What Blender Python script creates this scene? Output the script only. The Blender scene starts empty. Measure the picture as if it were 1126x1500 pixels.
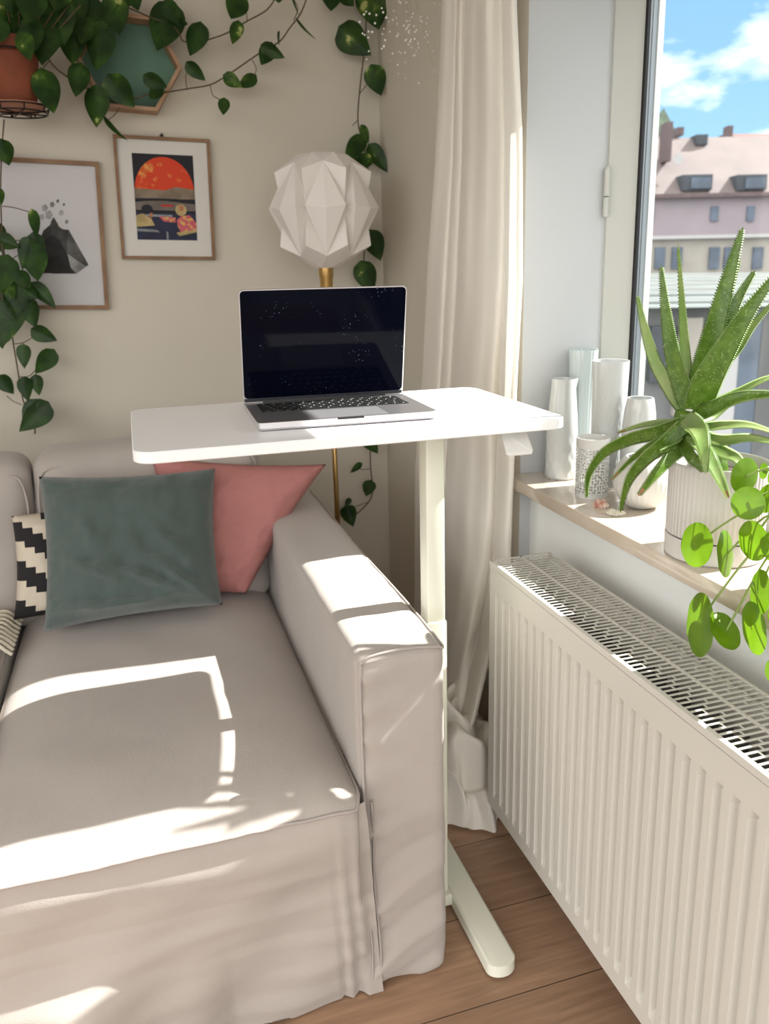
import bpy, bmesh, math, random
from mathutils import Vector, Matrix, noise
random.seed(7)
PI = math.pi
sc = bpy.context.scene
C = sc.collection

# ------------------------------------------------------------------ camera
CAMH = 1.32
YAW, PITCH, ROLL = -0.307038622, 0.252887572, -0.0205214646
F, CX, CY = 1190.84264, 579.019745, 703.911043
cy_, sy_ = math.cos(YAW), math.sin(YAW); cp_, sp_ = math.cos(PITCH), math.sin(PITCH)
FWD = Vector((-sy_ * cp_, cy_ * cp_, -sp_)); R0 = Vector((cy_, sy_, 0)); U0 = R0.cross(FWD)
RGT = R0 * math.cos(ROLL) + U0 * math.sin(ROLL); UPV = U0 * math.cos(ROLL) - R0 * math.sin(ROLL)
CAM = Vector((0, 0, CAMH))
cam = bpy.data.cameras.new('camera'); co = bpy.data.objects.new('camera', cam); C.objects.link(co)
co.matrix_world = Matrix(((RGT.x, UPV.x, -FWD.x, 0), (RGT.y, UPV.y, -FWD.y, 0), (RGT.z, UPV.z, -FWD.z, CAMH), (0, 0, 0, 1)))
cam.sensor_fit = 'AUTO'; cam.sensor_width = 36; cam.lens = F * 36 / 1500
cam.shift_x = (563 - CX) / 1500; cam.shift_y = (CY - 750) / 1500
cam.clip_start = 0.05; cam.clip_end = 500
cam.dof.use_dof = True; cam.dof.focus_distance = 1.35; cam.dof.aperture_fstop = 6.0
sc.camera = co

def ray(x, y): return RGT * ((x - CX) / F) + UPV * (-(y - CY) / F) + FWD
def atY(x, y, Y): d = ray(x, y); return CAM + d * (Y / d.y)
def atX(x, y, X): d = ray(x, y); return CAM + d * (X / d.x)
def atW(x, y, w):                     # at distance w along the optical axis
    return CAM + ray(x, y) * w

# ------------------------------------------------------------------ materials
def lin(c):
    return tuple(((v / 255) / 12.92 if v / 255 < .04045 else ((v / 255 + .055) / 1.055) ** 2.4) for v in c)
def mat(name, col, rough=.6, metal=0, bump=0, bscale=200, var=0, vscale=8, spec=.5, col2=None, trans=0, coat=0, sheen=0, emit=None):
    m = bpy.data.materials.new(name); m.use_nodes = True
    nt = m.node_tree; n = nt.nodes; l = nt.links; b = n['Principled BSDF']
    b.inputs['Base Color'].default_value = (*col, 1); b.inputs['Roughness'].default_value = rough
    b.inputs['Metallic'].default_value = metal; b.inputs['Specular IOR Level'].default_value = spec
    b.inputs['Coat Weight'].default_value = coat
    b.inputs['Sheen Weight'].default_value = sheen
    tc = n.new('ShaderNodeTexCoord')
    if var or col2:
        t = n.new('ShaderNodeTexNoise'); t.inputs['Scale'].default_value = vscale; t.inputs['Detail'].default_value = 4
        l.new(tc.outputs['Object'], t.inputs['Vector'])
        r = n.new('ShaderNodeMix'); r.data_type = 'RGBA'
        c2 = col2 if col2 else tuple(v * (1 - var) for v in col)
        r.inputs['A'].default_value = (*col, 1); r.inputs['B'].default_value = (*c2, 1)
        mr = n.new('ShaderNodeMapRange'); mr.inputs[1].default_value = .38; mr.inputs[2].default_value = .62
        l.new(t.outputs['Fac'], mr.inputs[0]); l.new(mr.outputs[0], r.inputs['Factor']); l.new(r.outputs['Result'], b.inputs['Base Color'])
    if bump:
        t2 = n.new('ShaderNodeTexNoise'); t2.inputs['Scale'].default_value = bscale; t2.inputs['Detail'].default_value = 3
        l.new(tc.outputs['Object'], t2.inputs['Vector'])
        bp = n.new('ShaderNodeBump'); bp.inputs['Strength'].default_value = bump; bp.inputs['Distance'].default_value = .004
        l.new(t2.outputs['Fac'], bp.inputs['Height']); l.new(bp.outputs[0], b.inputs['Normal'])
    if trans:
        tr = n.new('ShaderNodeBsdfTranslucent'); mx = n.new('ShaderNodeMixShader'); mx.inputs[0].default_value = trans
        src = b.inputs['Base Color'].links
        if src: l.new(src[0].from_socket, tr.inputs['Color'])
        else: tr.inputs['Color'].default_value = (*col, 1)
        l.new(b.outputs[0], mx.inputs[1]); l.new(tr.outputs[0], mx.inputs[2]); l.new(mx.outputs[0], n['Material Output'].inputs['Surface'])
    return m

M = {}
M['wall'] = mat('wall_paint', (.62, .575, .49), .9, bump=.15, bscale=90, var=.04, vscale=2)
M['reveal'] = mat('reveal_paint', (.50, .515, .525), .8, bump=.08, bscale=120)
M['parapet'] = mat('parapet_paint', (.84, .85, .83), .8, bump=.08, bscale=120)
M['ceil'] = mat('ceiling_paint', (.75, .73, .69), .9)
M['white'] = mat('white_lacquer', (.80, .80, .78), .35, bump=.02, bscale=300)
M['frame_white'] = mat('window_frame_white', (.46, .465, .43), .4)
M['rad'] = mat('radiator_enamel', (.58, .56, .505), .32, spec=.5)
M['rad_dark'] = mat('radiator_inside', (.10, .095, .085), .7)
M['desk_top'] = mat('desk_top_white', (.84, .84, .84), .42)
M['desk_steel'] = mat('desk_steel_cream', (.72, .73, .62), .38)
M['cotton'] = mat('sofa_cotton', (.385, .347, .315), .95, bump=.16, bscale=450, var=.05, vscale=5, sheen=.2)
M['piping'] = mat('sofa_piping', (.36, .32, .30), .95)  # darker than the cotton: shadow line along the piping is put into the colour
M['green_velvet'] = mat('green_velvet', (.062, .088, .080), .9, bump=.5, bscale=350, var=.12, vscale=6, sheen=.3)
M['pink'] = mat('pink_cotton', (.44, .185, .17), .95, bump=.3, bscale=400, var=.08, vscale=7)
M['black'] = mat('black_matte', (.008, .008, .008), .5)
M['legend'] = mat('key_legend', (.55, .55, .55), .5)
M['gasket'] = mat('rubber_gasket', (.006, .006, .008), .6)
M['spacer'] = mat('grey_spacer', (.30, .33, .36), .35, metal=.4)
M['alu'] = mat('space_grey_aluminium', (.40, .385, .40), .36, metal=.85)
M['alu_edge'] = mat('aluminium_edge', (.68, .66, .68), .3, metal=.85)
M['pad'] = mat('trackpad_grey', (.36, .35, .37), .35, metal=.6)
M['brass'] = mat('brass', (.55, .36, .14), .32, metal=1)
M['shade'] = mat('lamp_paper', (.90, .86, .82), .8, trans=.2)
M['oak'] = mat('oak_frame', (.25, .135, .058), .5, col2=(.18, .09, .036), vscale=14)
M['paper'] = mat('paper_mat', (.66, .64, .60), .9)
M['paper_cool'] = mat('paper_cool', (.58, .57, .58), .9)
M['terra'] = mat('terracotta', (.23, .060, .024), .8, col2=(.16, .042, .018), vscale=9, bump=.2, bscale=80)
M['saucer'] = mat('terracotta_saucer', (.42, .20, .13), .85)
M['wire'] = mat('black_wire', (.012, .010, .010), .4, metal=.6)
M['hex_green'] = mat('sea_green_panel', (.085, .185, .125), .6, col2=(.11, .225, .155), vscale=6)
M['hexwood'] = mat('light_wood', (.44, .27, .155), .55, col2=(.36, .20, .11), vscale=12)
M['porcelain'] = mat('porcelain', (.53, .545, .54), .18, coat=.4)
M['porcelain_matt'] = mat('matt_porcelain', (.58, .57, .54), .5)
M['frosted'] = mat('pale_glazed_ceramic', (.46, .52, .52), .15, coat=.5)
M['pot_white'] = mat('ribbed_pot_white', (.60, .58, .555), .55)
M['soil'] = mat('potting_soil', (.05, .03, .02), .95, bump=.6, bscale=100)
M['aloe'] = mat('aloe_leaf', (.080, .165, .012), .32, col2=(.13, .235, .028), vscale=70, trans=.25)
M['aloe_pale'] = mat('aloe_leaf_pale', (.32, .42, .15), .36, col2=(.20, .33, .08), vscale=20, trans=.25)
M['aloe_tip'] = mat('aloe_dry_tip', (.30, .16, .07), .7)
M['pilea'] = mat('pilea_leaf', (.12, .24, .008), .3, col2=(.17, .32, .012), vscale=18, trans=.45)
M['stem'] = mat('green_stem', (.22, .30, .07), .5)
M['vinestem'] = mat('vine_stem', (.09, .06, .03), .7)
M['pot_pink'] = mat('pink_clay_pot', (.55, .36, .28), .7)
M['stone'] = mat('sill_marble', (.56, .475, .385), .12, col2=(.64, .56, .47), vscale=7, coat=.4)
M['shell_red'] = mat('red_shell', (.42, .17, .12), .5, col2=(.75, .6, .5), vscale=60)
M['shell_white'] = mat('white_shell', (.66, .61, .50), .5)
M['bloom'] = mat('dried_blossom', (.92, .90, .86), .9)
M['twig'] = mat('dried_twig', (.35, .30, .2), .9)
M['throw'] = mat('cream_knit', (.60, .55, .44), .95, bump=.8, bscale=150)

def curtain_material():
    m = mat('curtain_linen', (.90, .86, .78), .95, bump=.2, bscale=500, trans=.2); return m
M['curtain'] = curtain_material()

def pothos_material():
    m = mat('pothos_leaf', (.030, .085, .012), .45, spec=.3, trans=.12)
    nt = m.node_tree; n = nt.nodes; l = nt.links; b = n['Principled BSDF']
    tc = n.new('ShaderNodeTexCoord'); t = n.new('ShaderNodeTexNoise'); t.inputs['Scale'].default_value = 17; t.inputs['Detail'].default_value = 5
    l.new(tc.outputs['Object'], t.inputs['Vector'])
    r = n.new('ShaderNodeValToRGB'); e = r.color_ramp.elements
    e[0].position = .42; e[0].color = (.010, .034, .005, 1); e[1].position = .60; e[1].color = (.028, .075, .009, 1)
    k = e.new(.675); k.color = (.08, .15, .02, 1); k = e.new(.70); k.color = (.42, .46, .16, 1)
    l.new(t.outputs['Fac'], r.inputs[0]); l.new(r.outputs[0], b.inputs['Base Color'])
    return m
M['pothos'] = pothos_material()

def floor_material():
    m = bpy.data.materials.new('oak_laminate'); m.use_nodes = True
    nt = m.node_tree; n = nt.nodes; l = nt.links; b = n['Principled BSDF']
    tc = n.new('ShaderNodeTexCoord'); mp = n.new('ShaderNodeMapping')
    mp.inputs['Location'].default_value = (.4, -.0845 , 0)
    br = n.new('ShaderNodeTexBrick'); br.inputs['Scale'].default_value = 1; br.offset = .1
    br.inputs['Brick Width'].default_value = 1.3; br.inputs['Row Height'].default_value = .2058
    br.inputs['Mortar Size'].default_value = .0012; br.inputs['Mortar Smooth'].default_value = .1
    br.inputs['Color1'].default_value = (.40, .25, .16, 1); br.inputs['Color2'].default_value = (.35, .22, .14, 1); br.inputs['Mortar'].default_value = (.06, .035, .02, 1)
    l.new(tc.outputs['Object'], mp.inputs[0]); l.new(mp.outputs[0], br.inputs['Vector'])
    m2 = n.new('ShaderNodeMapping'); m2.inputs['Scale'].default_value = (2.2, 26, 1); l.new(tc.outputs['Object'], m2.inputs[0])
    t = n.new('ShaderNodeTexNoise'); t.inputs['Scale'].default_value = 2.2; t.inputs['Detail'].default_value = 6; t.inputs['Distortion'].default_value = .8
    l.new(m2.outputs[0], t.inputs['Vector'])
    mx = n.new('ShaderNodeMix'); mx.data_type = 'RGBA'; mx.blend_type = 'MULTIPLY'; mx.inputs['Factor'].default_value = .75
    cr = n.new('ShaderNodeValToRGB'); cr.color_ramp.elements[0].position = .3; cr.color_ramp.elements[0].color = (.62, .58, .54, 1); cr.color_ramp.elements[1].position = .7; cr.color_ramp.elements[1].color = (1.1, 1.08, 1.05, 1)
    l.new(t.outputs['Fac'], cr.inputs[0]); l.new(br.outputs['Color'], mx.inputs['A']); l.new(cr.outputs[0], mx.inputs['B'])
    l.new(mx.outputs['Result'], b.inputs['Base Color']); b.inputs['Roughness'].default_value = .45
    return m
M['floor'] = floor_material()

def screen_material():
    m = bpy.data.materials.new('dark_dusty_screen'); m.use_nodes = True
    nt = m.node_tree; n = nt.nodes; l = nt.links; b = n['Principled BSDF']
    b.inputs['Roughness'].default_value = .06; b.inputs['Specular IOR Level'].default_value = .06
    tc = n.new('ShaderNodeTexCoord'); v = n.new('ShaderNodeTexVoronoi'); v.inputs['Scale'].default_value = 210
    l.new(tc.outputs['Object'], v.inputs['Vector'])
    t = n.new('ShaderNodeTexNoise'); t.inputs['Scale'].default_value = 22; l.new(tc.outputs['Object'], t.inputs['Vector'])
    th = n.new('ShaderNodeMath'); th.operation = 'LESS_THAN'; l.new(v.outputs['Distance'], th.inputs[0])
    mr = n.new('ShaderNodeMapRange'); mr.inputs[1].default_value = .45; mr.inputs[2].default_value = .72; mr.inputs[3].default_value = 0; mr.inputs[4].default_value = .16
    l.new(t.outputs['Fac'], mr.inputs[0]); l.new(mr.outputs[0], th.inputs[1])
    mx = n.new('ShaderNodeMix'); mx.data_type = 'RGBA'; mx.inputs['A'].default_value = (.0012, .0018, .006, 1); mx.inputs['B'].default_value = (.20, .24, .32, 1)
    l.new(th.outputs[0], mx.inputs['Factor']); l.new(mx.outputs['Result'], b.inputs['Base Color'])
    return m
M['screen'] = screen_material()

def glass_material():
    m = bpy.data.materials.new('window_glass'); m.use_nodes = True
    nt = m.node_tree; n = nt.nodes; l = nt.links; n.remove(n['Principled BSDF'])
    tr = n.new('ShaderNodeBsdfTransparent'); tr.inputs[0].default_value = (.97, .985, .98, 1)
    gl = n.new('ShaderNodeBsdfGlossy'); gl.inputs['Roughness'].default_value = .0
    lw = n.new('ShaderNodeLayerWeight'); lw.inputs[0].default_value = .5; pw = n.new('ShaderNodeMath'); pw.operation = 'POWER'; pw.inputs[1].default_value = 5; l.new(lw.outputs['Facing'], pw.inputs[0])
    fr = n.new('ShaderNodeMath'); fr.operation = 'MULTIPLY_ADD'; fr.inputs[1].default_value = .5; fr.inputs[2].default_value = .010; l.new(pw.outputs[0], fr.inputs[0])
    mx = n.new('ShaderNodeMixShader'); l.new(fr.outputs[0], mx.inputs[0]); l.new(tr.outputs[0], mx.inputs[1]); l.new(gl.outputs[0], mx.inputs[2])
    l.new(mx.outputs[0], n['Material Output'].inputs['Surface']); return m
M['glass'] = glass_material()

def pattern_material():                # black and cream stepped zigzag weave
    m = bpy.data.materials.new('stepped_black_white'); m.use_nodes = True
    nt = m.node_tree; n = nt.nodes; l = nt.links; b = n['Principled BSDF']; b.inputs['Roughness'].default_value = .95
    uv = n.new('ShaderNodeUVMap'); s = n.new('ShaderNodeSeparateXYZ'); l.new(uv.outputs[0], s.inputs[0])
    def mth(op, a, bb):
        k = n.new('ShaderNodeMath'); k.operation = op
        for i, v in enumerate((a, bb)):
            if v is None: continue
            if isinstance(v, (int, float)): k.inputs[i].default_value = v
            else: l.new(v, k.inputs[i])
        return k.outputs[0]
    u = mth('FLOOR', mth('MULTIPLY', s.outputs[0], 14), None); v = mth('FLOOR', mth('MULTIPLY', s.outputs[1], 16), None)
    pp = mth('PINGPONG', u, 4.0); w = mth('ADD', pp, v)
    f = mth('MODULO', w, 6); g = mth('LESS_THAN', f, 2.5)
    mx = n.new('ShaderNodeMix'); mx.data_type = 'RGBA'; mx.inputs['A'].default_value = (.52, .46, .37, 1); mx.inputs['B'].default_value = (.012, .010, .012, 1)
    l.new(g, mx.inputs['Factor']); l.new(mx.outputs['Result'], b.inputs['Base Color']); return m
M['zigzag'] = pattern_material()

def perforated_material():
    m = mat('perforated_porcelain', (.66, .66, .64), .35)
    nt = m.node_tree; n = nt.nodes; l = nt.links; b = n['Principled BSDF']
    uv = n.new('ShaderNodeUVMap'); mp = n.new('ShaderNodeMapping'); mp.inputs['Scale'].default_value = (17, 20, 1); l.new(uv.outputs[0], mp.inputs[0])
    v = n.new('ShaderNodeTexVoronoi'); v.inputs['Scale'].default_value = 1; v.inputs['Randomness'].default_value = .45; v.voronoi_dimensions = '2D'
    l.new(mp.outputs[0], v.inputs['Vector'])
    gt = n.new('ShaderNodeMath'); gt.operation = 'LESS_THAN'; gt.inputs[1].default_value = .37; l.new(v.outputs['Distance'], gt.inputs[0])
    s = n.new('ShaderNodeSeparateXYZ'); l.new(uv.outputs[0], s.inputs[0])
    a = n.new('ShaderNodeMath'); a.operation = 'LESS_THAN'; a.inputs[1].default_value = .84; l.new(s.outputs[1], a.inputs[0])
    a2 = n.new('ShaderNodeMath'); a2.operation = 'GREATER_THAN'; a2.inputs[1].default_value = .07; l.new(s.outputs[1], a2.inputs[0])
    m1 = n.new('ShaderNodeMath'); m1.operation = 'MULTIPLY'; l.new(gt.outputs[0], m1.inputs[0]); l.new(a.outputs[0], m1.inputs[1])
    m3 = n.new('ShaderNodeMath'); m3.operation = 'MULTIPLY'; l.new(m1.outputs[0], m3.inputs[0]); l.new(a2.outputs[0], m3.inputs[1])
    tr = n.new('ShaderNodeBsdfTransparent'); mx = n.new('ShaderNodeMixShader')
    l.new(m3.outputs[0], mx.inputs[0]); l.new(b.outputs[0], mx.inputs[1]); l.new(tr.outputs[0], mx.inputs[2]); l.new(mx.outputs[0], n['Material Output'].inputs['Surface'])
    return m
M['perf'] = perforated_material()

for k_ in ('aloe', 'aloe_pale'):         # pale flecks on the aloe skin
    nt = M[k_].node_tree; n = nt.nodes; l = nt.links; b_ = n['Principled BSDF']; src = b_.inputs['Base Color'].links[0].from_socket
    tc = n.new('ShaderNodeTexCoord'); t = n.new('ShaderNodeTexNoise'); t.inputs['Scale'].default_value = 260; t.inputs['Detail'].default_value = 1; l.new(tc.outputs['Object'], t.inputs['Vector'])
    mr = n.new('ShaderNodeMapRange'); mr.inputs[1].default_value = .61; mr.inputs[2].default_value = .68; mr.inputs[4].default_value = .45; l.new(t.outputs['Fac'], mr.inputs[0])
    mx = n.new('ShaderNodeMix'); mx.data_type = 'RGBA'; mx.inputs['B'].default_value = (.42, .52, .22, 1); l.new(mr.outputs[0], mx.inputs['Factor']); l.new(src, mx.inputs['A']); l.new(mx.outputs['Result'], b_.inputs['Base Color'])

# ------------------------------------------------------------------ helpers
def put(name, vs, fs, m, parent=None, smooth=True, mats=None, fmat=None, uvs=None, loc=None):
    """link ONE mesh object; loc = world origin of the object (vertices given in world space)"""
    me = bpy.data.meshes.new(name)
    org = Vector(loc) if loc is not None else (Vector((0, 0, 0)) if parent is None else Vector((0, 0, 0)))
    me.from_pydata([tuple(Vector(v) - org) for v in vs], [], fs)
    for k in (mats or [m]): me.materials.append(k)
    if fmat:
        for p, i in zip(me.polygons, fmat): p.material_index = i
    if smooth:
        for p in me.polygons: p.use_smooth = True
    if uvs:
        ul = me.uv_layers.new(name='UVMap')
        for lp in me.loops: ul.data[lp.index].uv = uvs[lp.vertex_index]
    me.update()
    bm = bmesh.new(); bm.from_mesh(me); bmesh.ops.recalc_face_normals(bm, faces=bm.faces); bm.to_mesh(me); bm.free()
    o = bpy.data.objects.new(name, me); C.objects.link(o)
    if parent is not None:
        o.parent = parent
        pw = world_of(parent)
        o.location = org - pw if loc is not None else -pw
        o['w'] = tuple(org if loc is not None else (0, 0, 0))
    else:
        o.location = org; o['w'] = tuple(org)
    return o
def world_of(o): return Vector(o['w'])
def thing(name, label, cat, loc, group=None):
    o = bpy.data.objects.new(name, None); C.objects.link(o); o.location = loc; o['w'] = tuple(loc)
    o.empty_display_size = .05
    o['label'] = label; o['category'] = cat
    if group: o['group'] = group
    return o
def tag(o, label, cat, group=None, kind=None):
    o['label'] = label; o['category'] = cat
    if group: o['group'] = group
    if kind: o['kind'] = kind
    return o
def struct(o): o['kind'] = 'structure'; return o

class MB:
    def __init__(s): s.v = []; s.f = []; s.m = []; s.uv = []
    def add(s, vs, fs, mi=0, uv=None):
        b = len(s.v); s.v += [Vector(v) for v in vs]; s.f += [tuple(i + b for i in f) for f in fs]; s.m += [mi] * len(fs)
        s.uv += uv if uv else [(0, 0)] * len(vs)
    def box(s, x0, x1, y0, y1, z0, z1, mi=0, bev=0):
        if bev <= 0:
            vs = [(x, y, z) for x in (x0, x1) for y in (y0, y1) for z in (z0, z1)]
            s.add(vs, [(0, 1, 3, 2), (4, 6, 7, 5), (0, 4, 5, 1), (2, 3, 7, 6), (0, 2, 6, 4), (1, 5, 7, 3)], mi)
        else:
            bm = bmesh.new(); bmesh.ops.create_cube(bm, size=1)
            for v in bm.verts: v.co = Vector(((x0 + x1) / 2 + v.co.x * (x1 - x0), (y0 + y1) / 2 + v.co.y * (y1 - y0), (z0 + z1) / 2 + v.co.z * (z1 - z0)))
            bmesh.ops.bevel(bm, geom=list(bm.edges), offset=bev, segments=3, profile=.5, affect='EDGES')
            bm.verts.index_update(); s.add([v.co.copy() for v in bm.verts], [tuple(v.index for v in f.verts) for f in bm.faces], mi); bm.free()
    def tube(s, pts, r, n=8, mi=0, cap=True):
        pts = [Vector(p) for p in pts]; rs = r if isinstance(r, (list, tuple)) else [r] * len(pts)
        vs = []; fs = []; prev = None
        for i, p in enumerate(pts):
            t = (pts[min(i + 1, len(pts) - 1)] - pts[max(i - 1, 0)])
            if t.length < 1e-9: t = Vector((0, 0, 1))
            t.normalize()
            if prev is None:
                a = t.orthogonal().normalized()
            else:
                a = prev - t * prev.dot(t); a = a.normalized() if a.length > 1e-6 else t.orthogonal().normalized()
            prev = a; bb = t.cross(a)
            for k in range(n):
                th = 2 * PI * k / n; vs.append(p + (a * math.cos(th) + bb * math.sin(th)) * rs[i])
        for i in range(len(pts) - 1):
            for k in range(n): fs.append((i * n + k, i * n + (k + 1) % n, (i + 1) * n + (k + 1) % n, (i + 1) * n + k))
        if cap: fs.append(tuple(range(n - 1, -1, -1))); fs.append(tuple((len(pts) - 1) * n + k for k in range(n)))
        s.add(vs, fs, mi)
    def lathe(s, prof, c, n=48, mi=0, mod=None, close=False):
        vs = []; fs = []; uv = []; c = Vector(c)
        zs = [p[1] for p in prof]; z0, z1 = min(zs), max(zs)
        for (r, z) in prof:
            for k in range(n):
                th = 2 * PI * k / n; rr = r * (mod(th, z, r) if mod else 1)
                vs.append(c + Vector((rr * math.cos(th), rr * math.sin(th), z))); uv.append((min(k, n - k) * 2 / n, (z - z0) / max(1e-6, z1 - z0)))
        for i in range(len(prof) - 1):
            for k in range(n): fs.append((i * n + k, i * n + (k + 1) % n, (i + 1) * n + (k + 1) % n, (i + 1) * n + k))
        s.add(vs, fs, mi, uv)
    def grid(s, fn, nu, nv, mi=0):
        vs = []; uv = []
        for i in range(nu + 1):
            for j in range(nv + 1):
                u = i / nu; v = j / nv; vs.append(fn(u, v)); uv.append((u, v))
        fs = [(i * (nv + 1) + j, (i + 1) * (nv + 1) + j, (i + 1) * (nv + 1) + j + 1, i * (nv + 1) + j + 1) for i in range(nu) for j in range(nv)]
        s.add(vs, fs, mi, uv)
    def poly(s, pts, mi=0): s.add(pts, [tuple(range(len(pts)))], mi)
    def prism(s, pts2, z0, z1, mi=0):
        n = len(pts2); vs = [(x, y, z0) for x, y in pts2] + [(x, y, z1) for x, y in pts2]
        fs = [tuple(range(n - 1, -1, -1)), tuple(range(n, 2 * n))] + [(i, (i + 1) % n, n + (i + 1) % n, n + i) for i in range(n)]
        s.add(vs, fs, mi)
    def put(s, name, m, parent=None, smooth=False, mats=None, uv=False, loc=None):
        return put(name, s.v, s.f, m, parent, smooth, mats, s.m if mats else None, s.uv if uv else None, loc)

def nz(p, sc_=1.0, seed=0): return noise.noise(Vector(p) * sc_ + Vector((seed * 7.3, seed * 3.1, seed * 1.7)))
def autosmooth(o, ang=40):
    me = o.data
    for p in me.polygons: p.use_smooth = True
    bm = bmesh.new(); bm.from_mesh(me)
    for e in bm.edges:
        if len(e.link_faces) == 2 and e.calc_face_angle(0) > math.radians(ang): e.smooth = False
    bm.to_mesh(me); bm.free(); return o
def softbox(x0, x1, y0, y1, z0, z1, r, step=.02, amp=.004, nscale=6, seed=0, crown=0, crowny=0, extra=None):
    """rounded box with soft fabric surface"""
    nx = max(4, int((x1 - x0) / step)); ny = max(4, int((y1 - y0) / step)); nzv = max(4, int((z1 - z0) / step))
    idx = {}; vs = []; fs = []
    def fn(i, j, k):
        key = (i, j, k)
        if key in idx: return idx[key]
        p = Vector((x0 + (x1 - x0) * i / nx, y0 + (y1 - y0) * j / ny, z0 + (z1 - z0) * k / nzv))
        q = Vector((min(max(p.x, x0 + r), x1 - r), min(max(p.y, y0 + r), y1 - r), min(max(p.z, z0 + r), z1 - r)))
        d = p - q
        if d.length > 1e-9:
            nn = d.normalized(); p = q + nn * r
        else: nn = Vector((0, 0, 1))
        u = (p.x - x0) / (x1 - x0); v = (p.y - y0) / (y1 - y0); w = (p.z - z0) / (z1 - z0)
        if crown and nn.z > .3: p = p + Vector((0, 0, crown * (1 - (2 * u - 1) ** 4) * (1 - (2 * v - 1) ** 4)))
        if crowny and nn.y < -.3: p = p + Vector((0, -crowny * (1 - (2 * u - 1) ** 4) * (1 - (2 * w - 1) ** 4), 0))
        p = p + nn * amp * (nz(p, nscale, seed) + .5 * nz(p, nscale * 2.7, seed + 3))
        if extra: p = extra(p, nn)
        idx[key] = len(vs); vs.append(p); return idx[key]
    for i in range(nx):
        for j in range(ny):
            for k, fl in ((0, 0), (nzv, 1)): fs.append((fn(i, j, k), fn(i + 1, j, k), fn(i + 1, j + 1, k), fn(i, j + 1, k)))
    for i in range(nx):
        for k in range(nzv):
            for j in (0, ny): fs.append((fn(i, j, k), fn(i + 1, j, k), fn(i + 1, j, k + 1), fn(i, j, k + 1)))
    for j in range(ny):
        for k in range(nzv):
            for i in (0, nx): fs.append((fn(i, j, k), fn(i, j + 1, k), fn(i, j + 1, k + 1), fn(i, j, k + 1)))
    return vs, fs
def smoothpath(pts, n=8):
    pts = [Vector(p) for p in pts]; out = []
    for i in range(len(pts) - 1):
        p0 = pts[max(i - 1, 0)]; p1 = pts[i]; p2 = pts[i + 1]; p3 = pts[min(i + 2, len(pts) - 1)]
        for k in range(n):
            t = k / n
            out.append(.5 * ((2 * p1) + (p2 - p0) * t + (2 * p0 - 5 * p1 + 4 * p2 - p3) * t * t + (3 * p1 - p0 - 3 * p2 + p3) * t ** 3))
    out.append(pts[-1]); return out

# ------------------------------------------------------------------ room shell
XL, XW, YB, YF, ZC = -2.3, .88, 2.87, -1.2, 2.6
b = MB(); b.box(XL, 1.3, YF, YB + .1, -.05, 0); struct(b.put('floor', M['floor'], loc=(0, 0, 0)))
b = MB(); b.box(XL, 1.3, YB, YB + .1, 0, ZC); struct(b.put('wall_back', M['wall']))
b = MB(); b.box(XL - .1, XL, 1.35, YB + .1, 0, ZC); struct(b.put('wall_left', M['wall']))
b = MB(); b.box(XL - .1, 1.3, YF, YB + .1, ZC, ZC + .08); struct(b.put('ceiling', M['ceil']))
WY0, WY1, WZ0, WZ1 = .10, 1.758, .83, 2.035
b = MB()
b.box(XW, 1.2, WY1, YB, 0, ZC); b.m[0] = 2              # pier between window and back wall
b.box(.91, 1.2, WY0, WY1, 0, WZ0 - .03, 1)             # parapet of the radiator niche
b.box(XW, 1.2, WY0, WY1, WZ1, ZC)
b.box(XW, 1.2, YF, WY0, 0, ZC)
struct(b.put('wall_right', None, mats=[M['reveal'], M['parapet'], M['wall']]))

win = bpy.data.objects.new('window_1', None); C.objects.link(win); win.location = (1.1, .9, WZ0); win['w'] = (1.1, .9, WZ0); win['kind'] = 'structure'
b = MB()
b.prism([(1.088, WY1), (1.088, 1.751), (1.150, 1.728), (1.158, 1.735), (1.20, 1.735), (1.20, WY1)], WZ0, WZ1)
b.box(1.10, 1.20, WY0, WY0 + .05, WZ0, WZ1, bev=.003)
b.box(1.10, 1.20, WY0 + .05, 1.735, WZ0, WZ0 + .03); b.box(1.10, 1.20, WY0 + .05, 1.735, WZ1 - .04, WZ1)
autosmooth(b.put('window_frame', M['frame_white'], win))
b = MB()
b.box(1.148, 1.188, WY0 + .04, WY0 + .12, WZ0 + .03, WZ1 - .04, bev=.004)
b.box(1.148, 1.188, WY0 + .12, 1.733, WZ0 + .03, WZ0 + .075, bev=.004); b.box(1.148, 1.188, WY0 + .12, 1.733, WZ1 - .10, WZ1 - .04, bev=.004)
sash = autosmooth(b.put('window_sash', M['frame_white'], win))
b = MB(); b.box(1.151, 1.158, 1.7195, 1.731, WZ0 + .075, WZ1 - .10); b.put('gasket', M['gasket'], sash)
b = MB(); b.box(1.158, 1.181, 1.7255, 1.7345, WZ0 + .075, WZ1 - .10); b.put('glass_spacer', M['spacer'], sash)
b = MB(); b.box(1.181, 1.196, 1.722, 1.7345, WZ0 + .075, WZ1 - .10); b.put('outer_bead', M['white'], sash)
b = MB(); b.box(1.166, 1.169, WY0 + .12, 1.7255, WZ0 + .075, WZ1 - .10); b.put('pane', M['glass'], win)
b = MB(); hp = atX(890, 281, 1.083)
b.tube([(1.083, 1.748, hp.z - .055), (1.083, 1.748, hp.z - .012)], .007, 10); b.tube([(1.083, 1.748, hp.z - .009), (1.083, 1.748, hp.z + .05)], .007, 10); b.tube([(1.083, 1.748, hp.z + .05), (1.083, 1.748, hp.z + .058)], [.007, .003], 10)
autosmooth(b.put('hinge', M['frame_white'], win))
b = MB(); b.box(.845, 1.147, WY0, WY1 - .001, .80, .83, bev=.002); autosmooth(b.put('window_sill', M['stone'], win))

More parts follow.
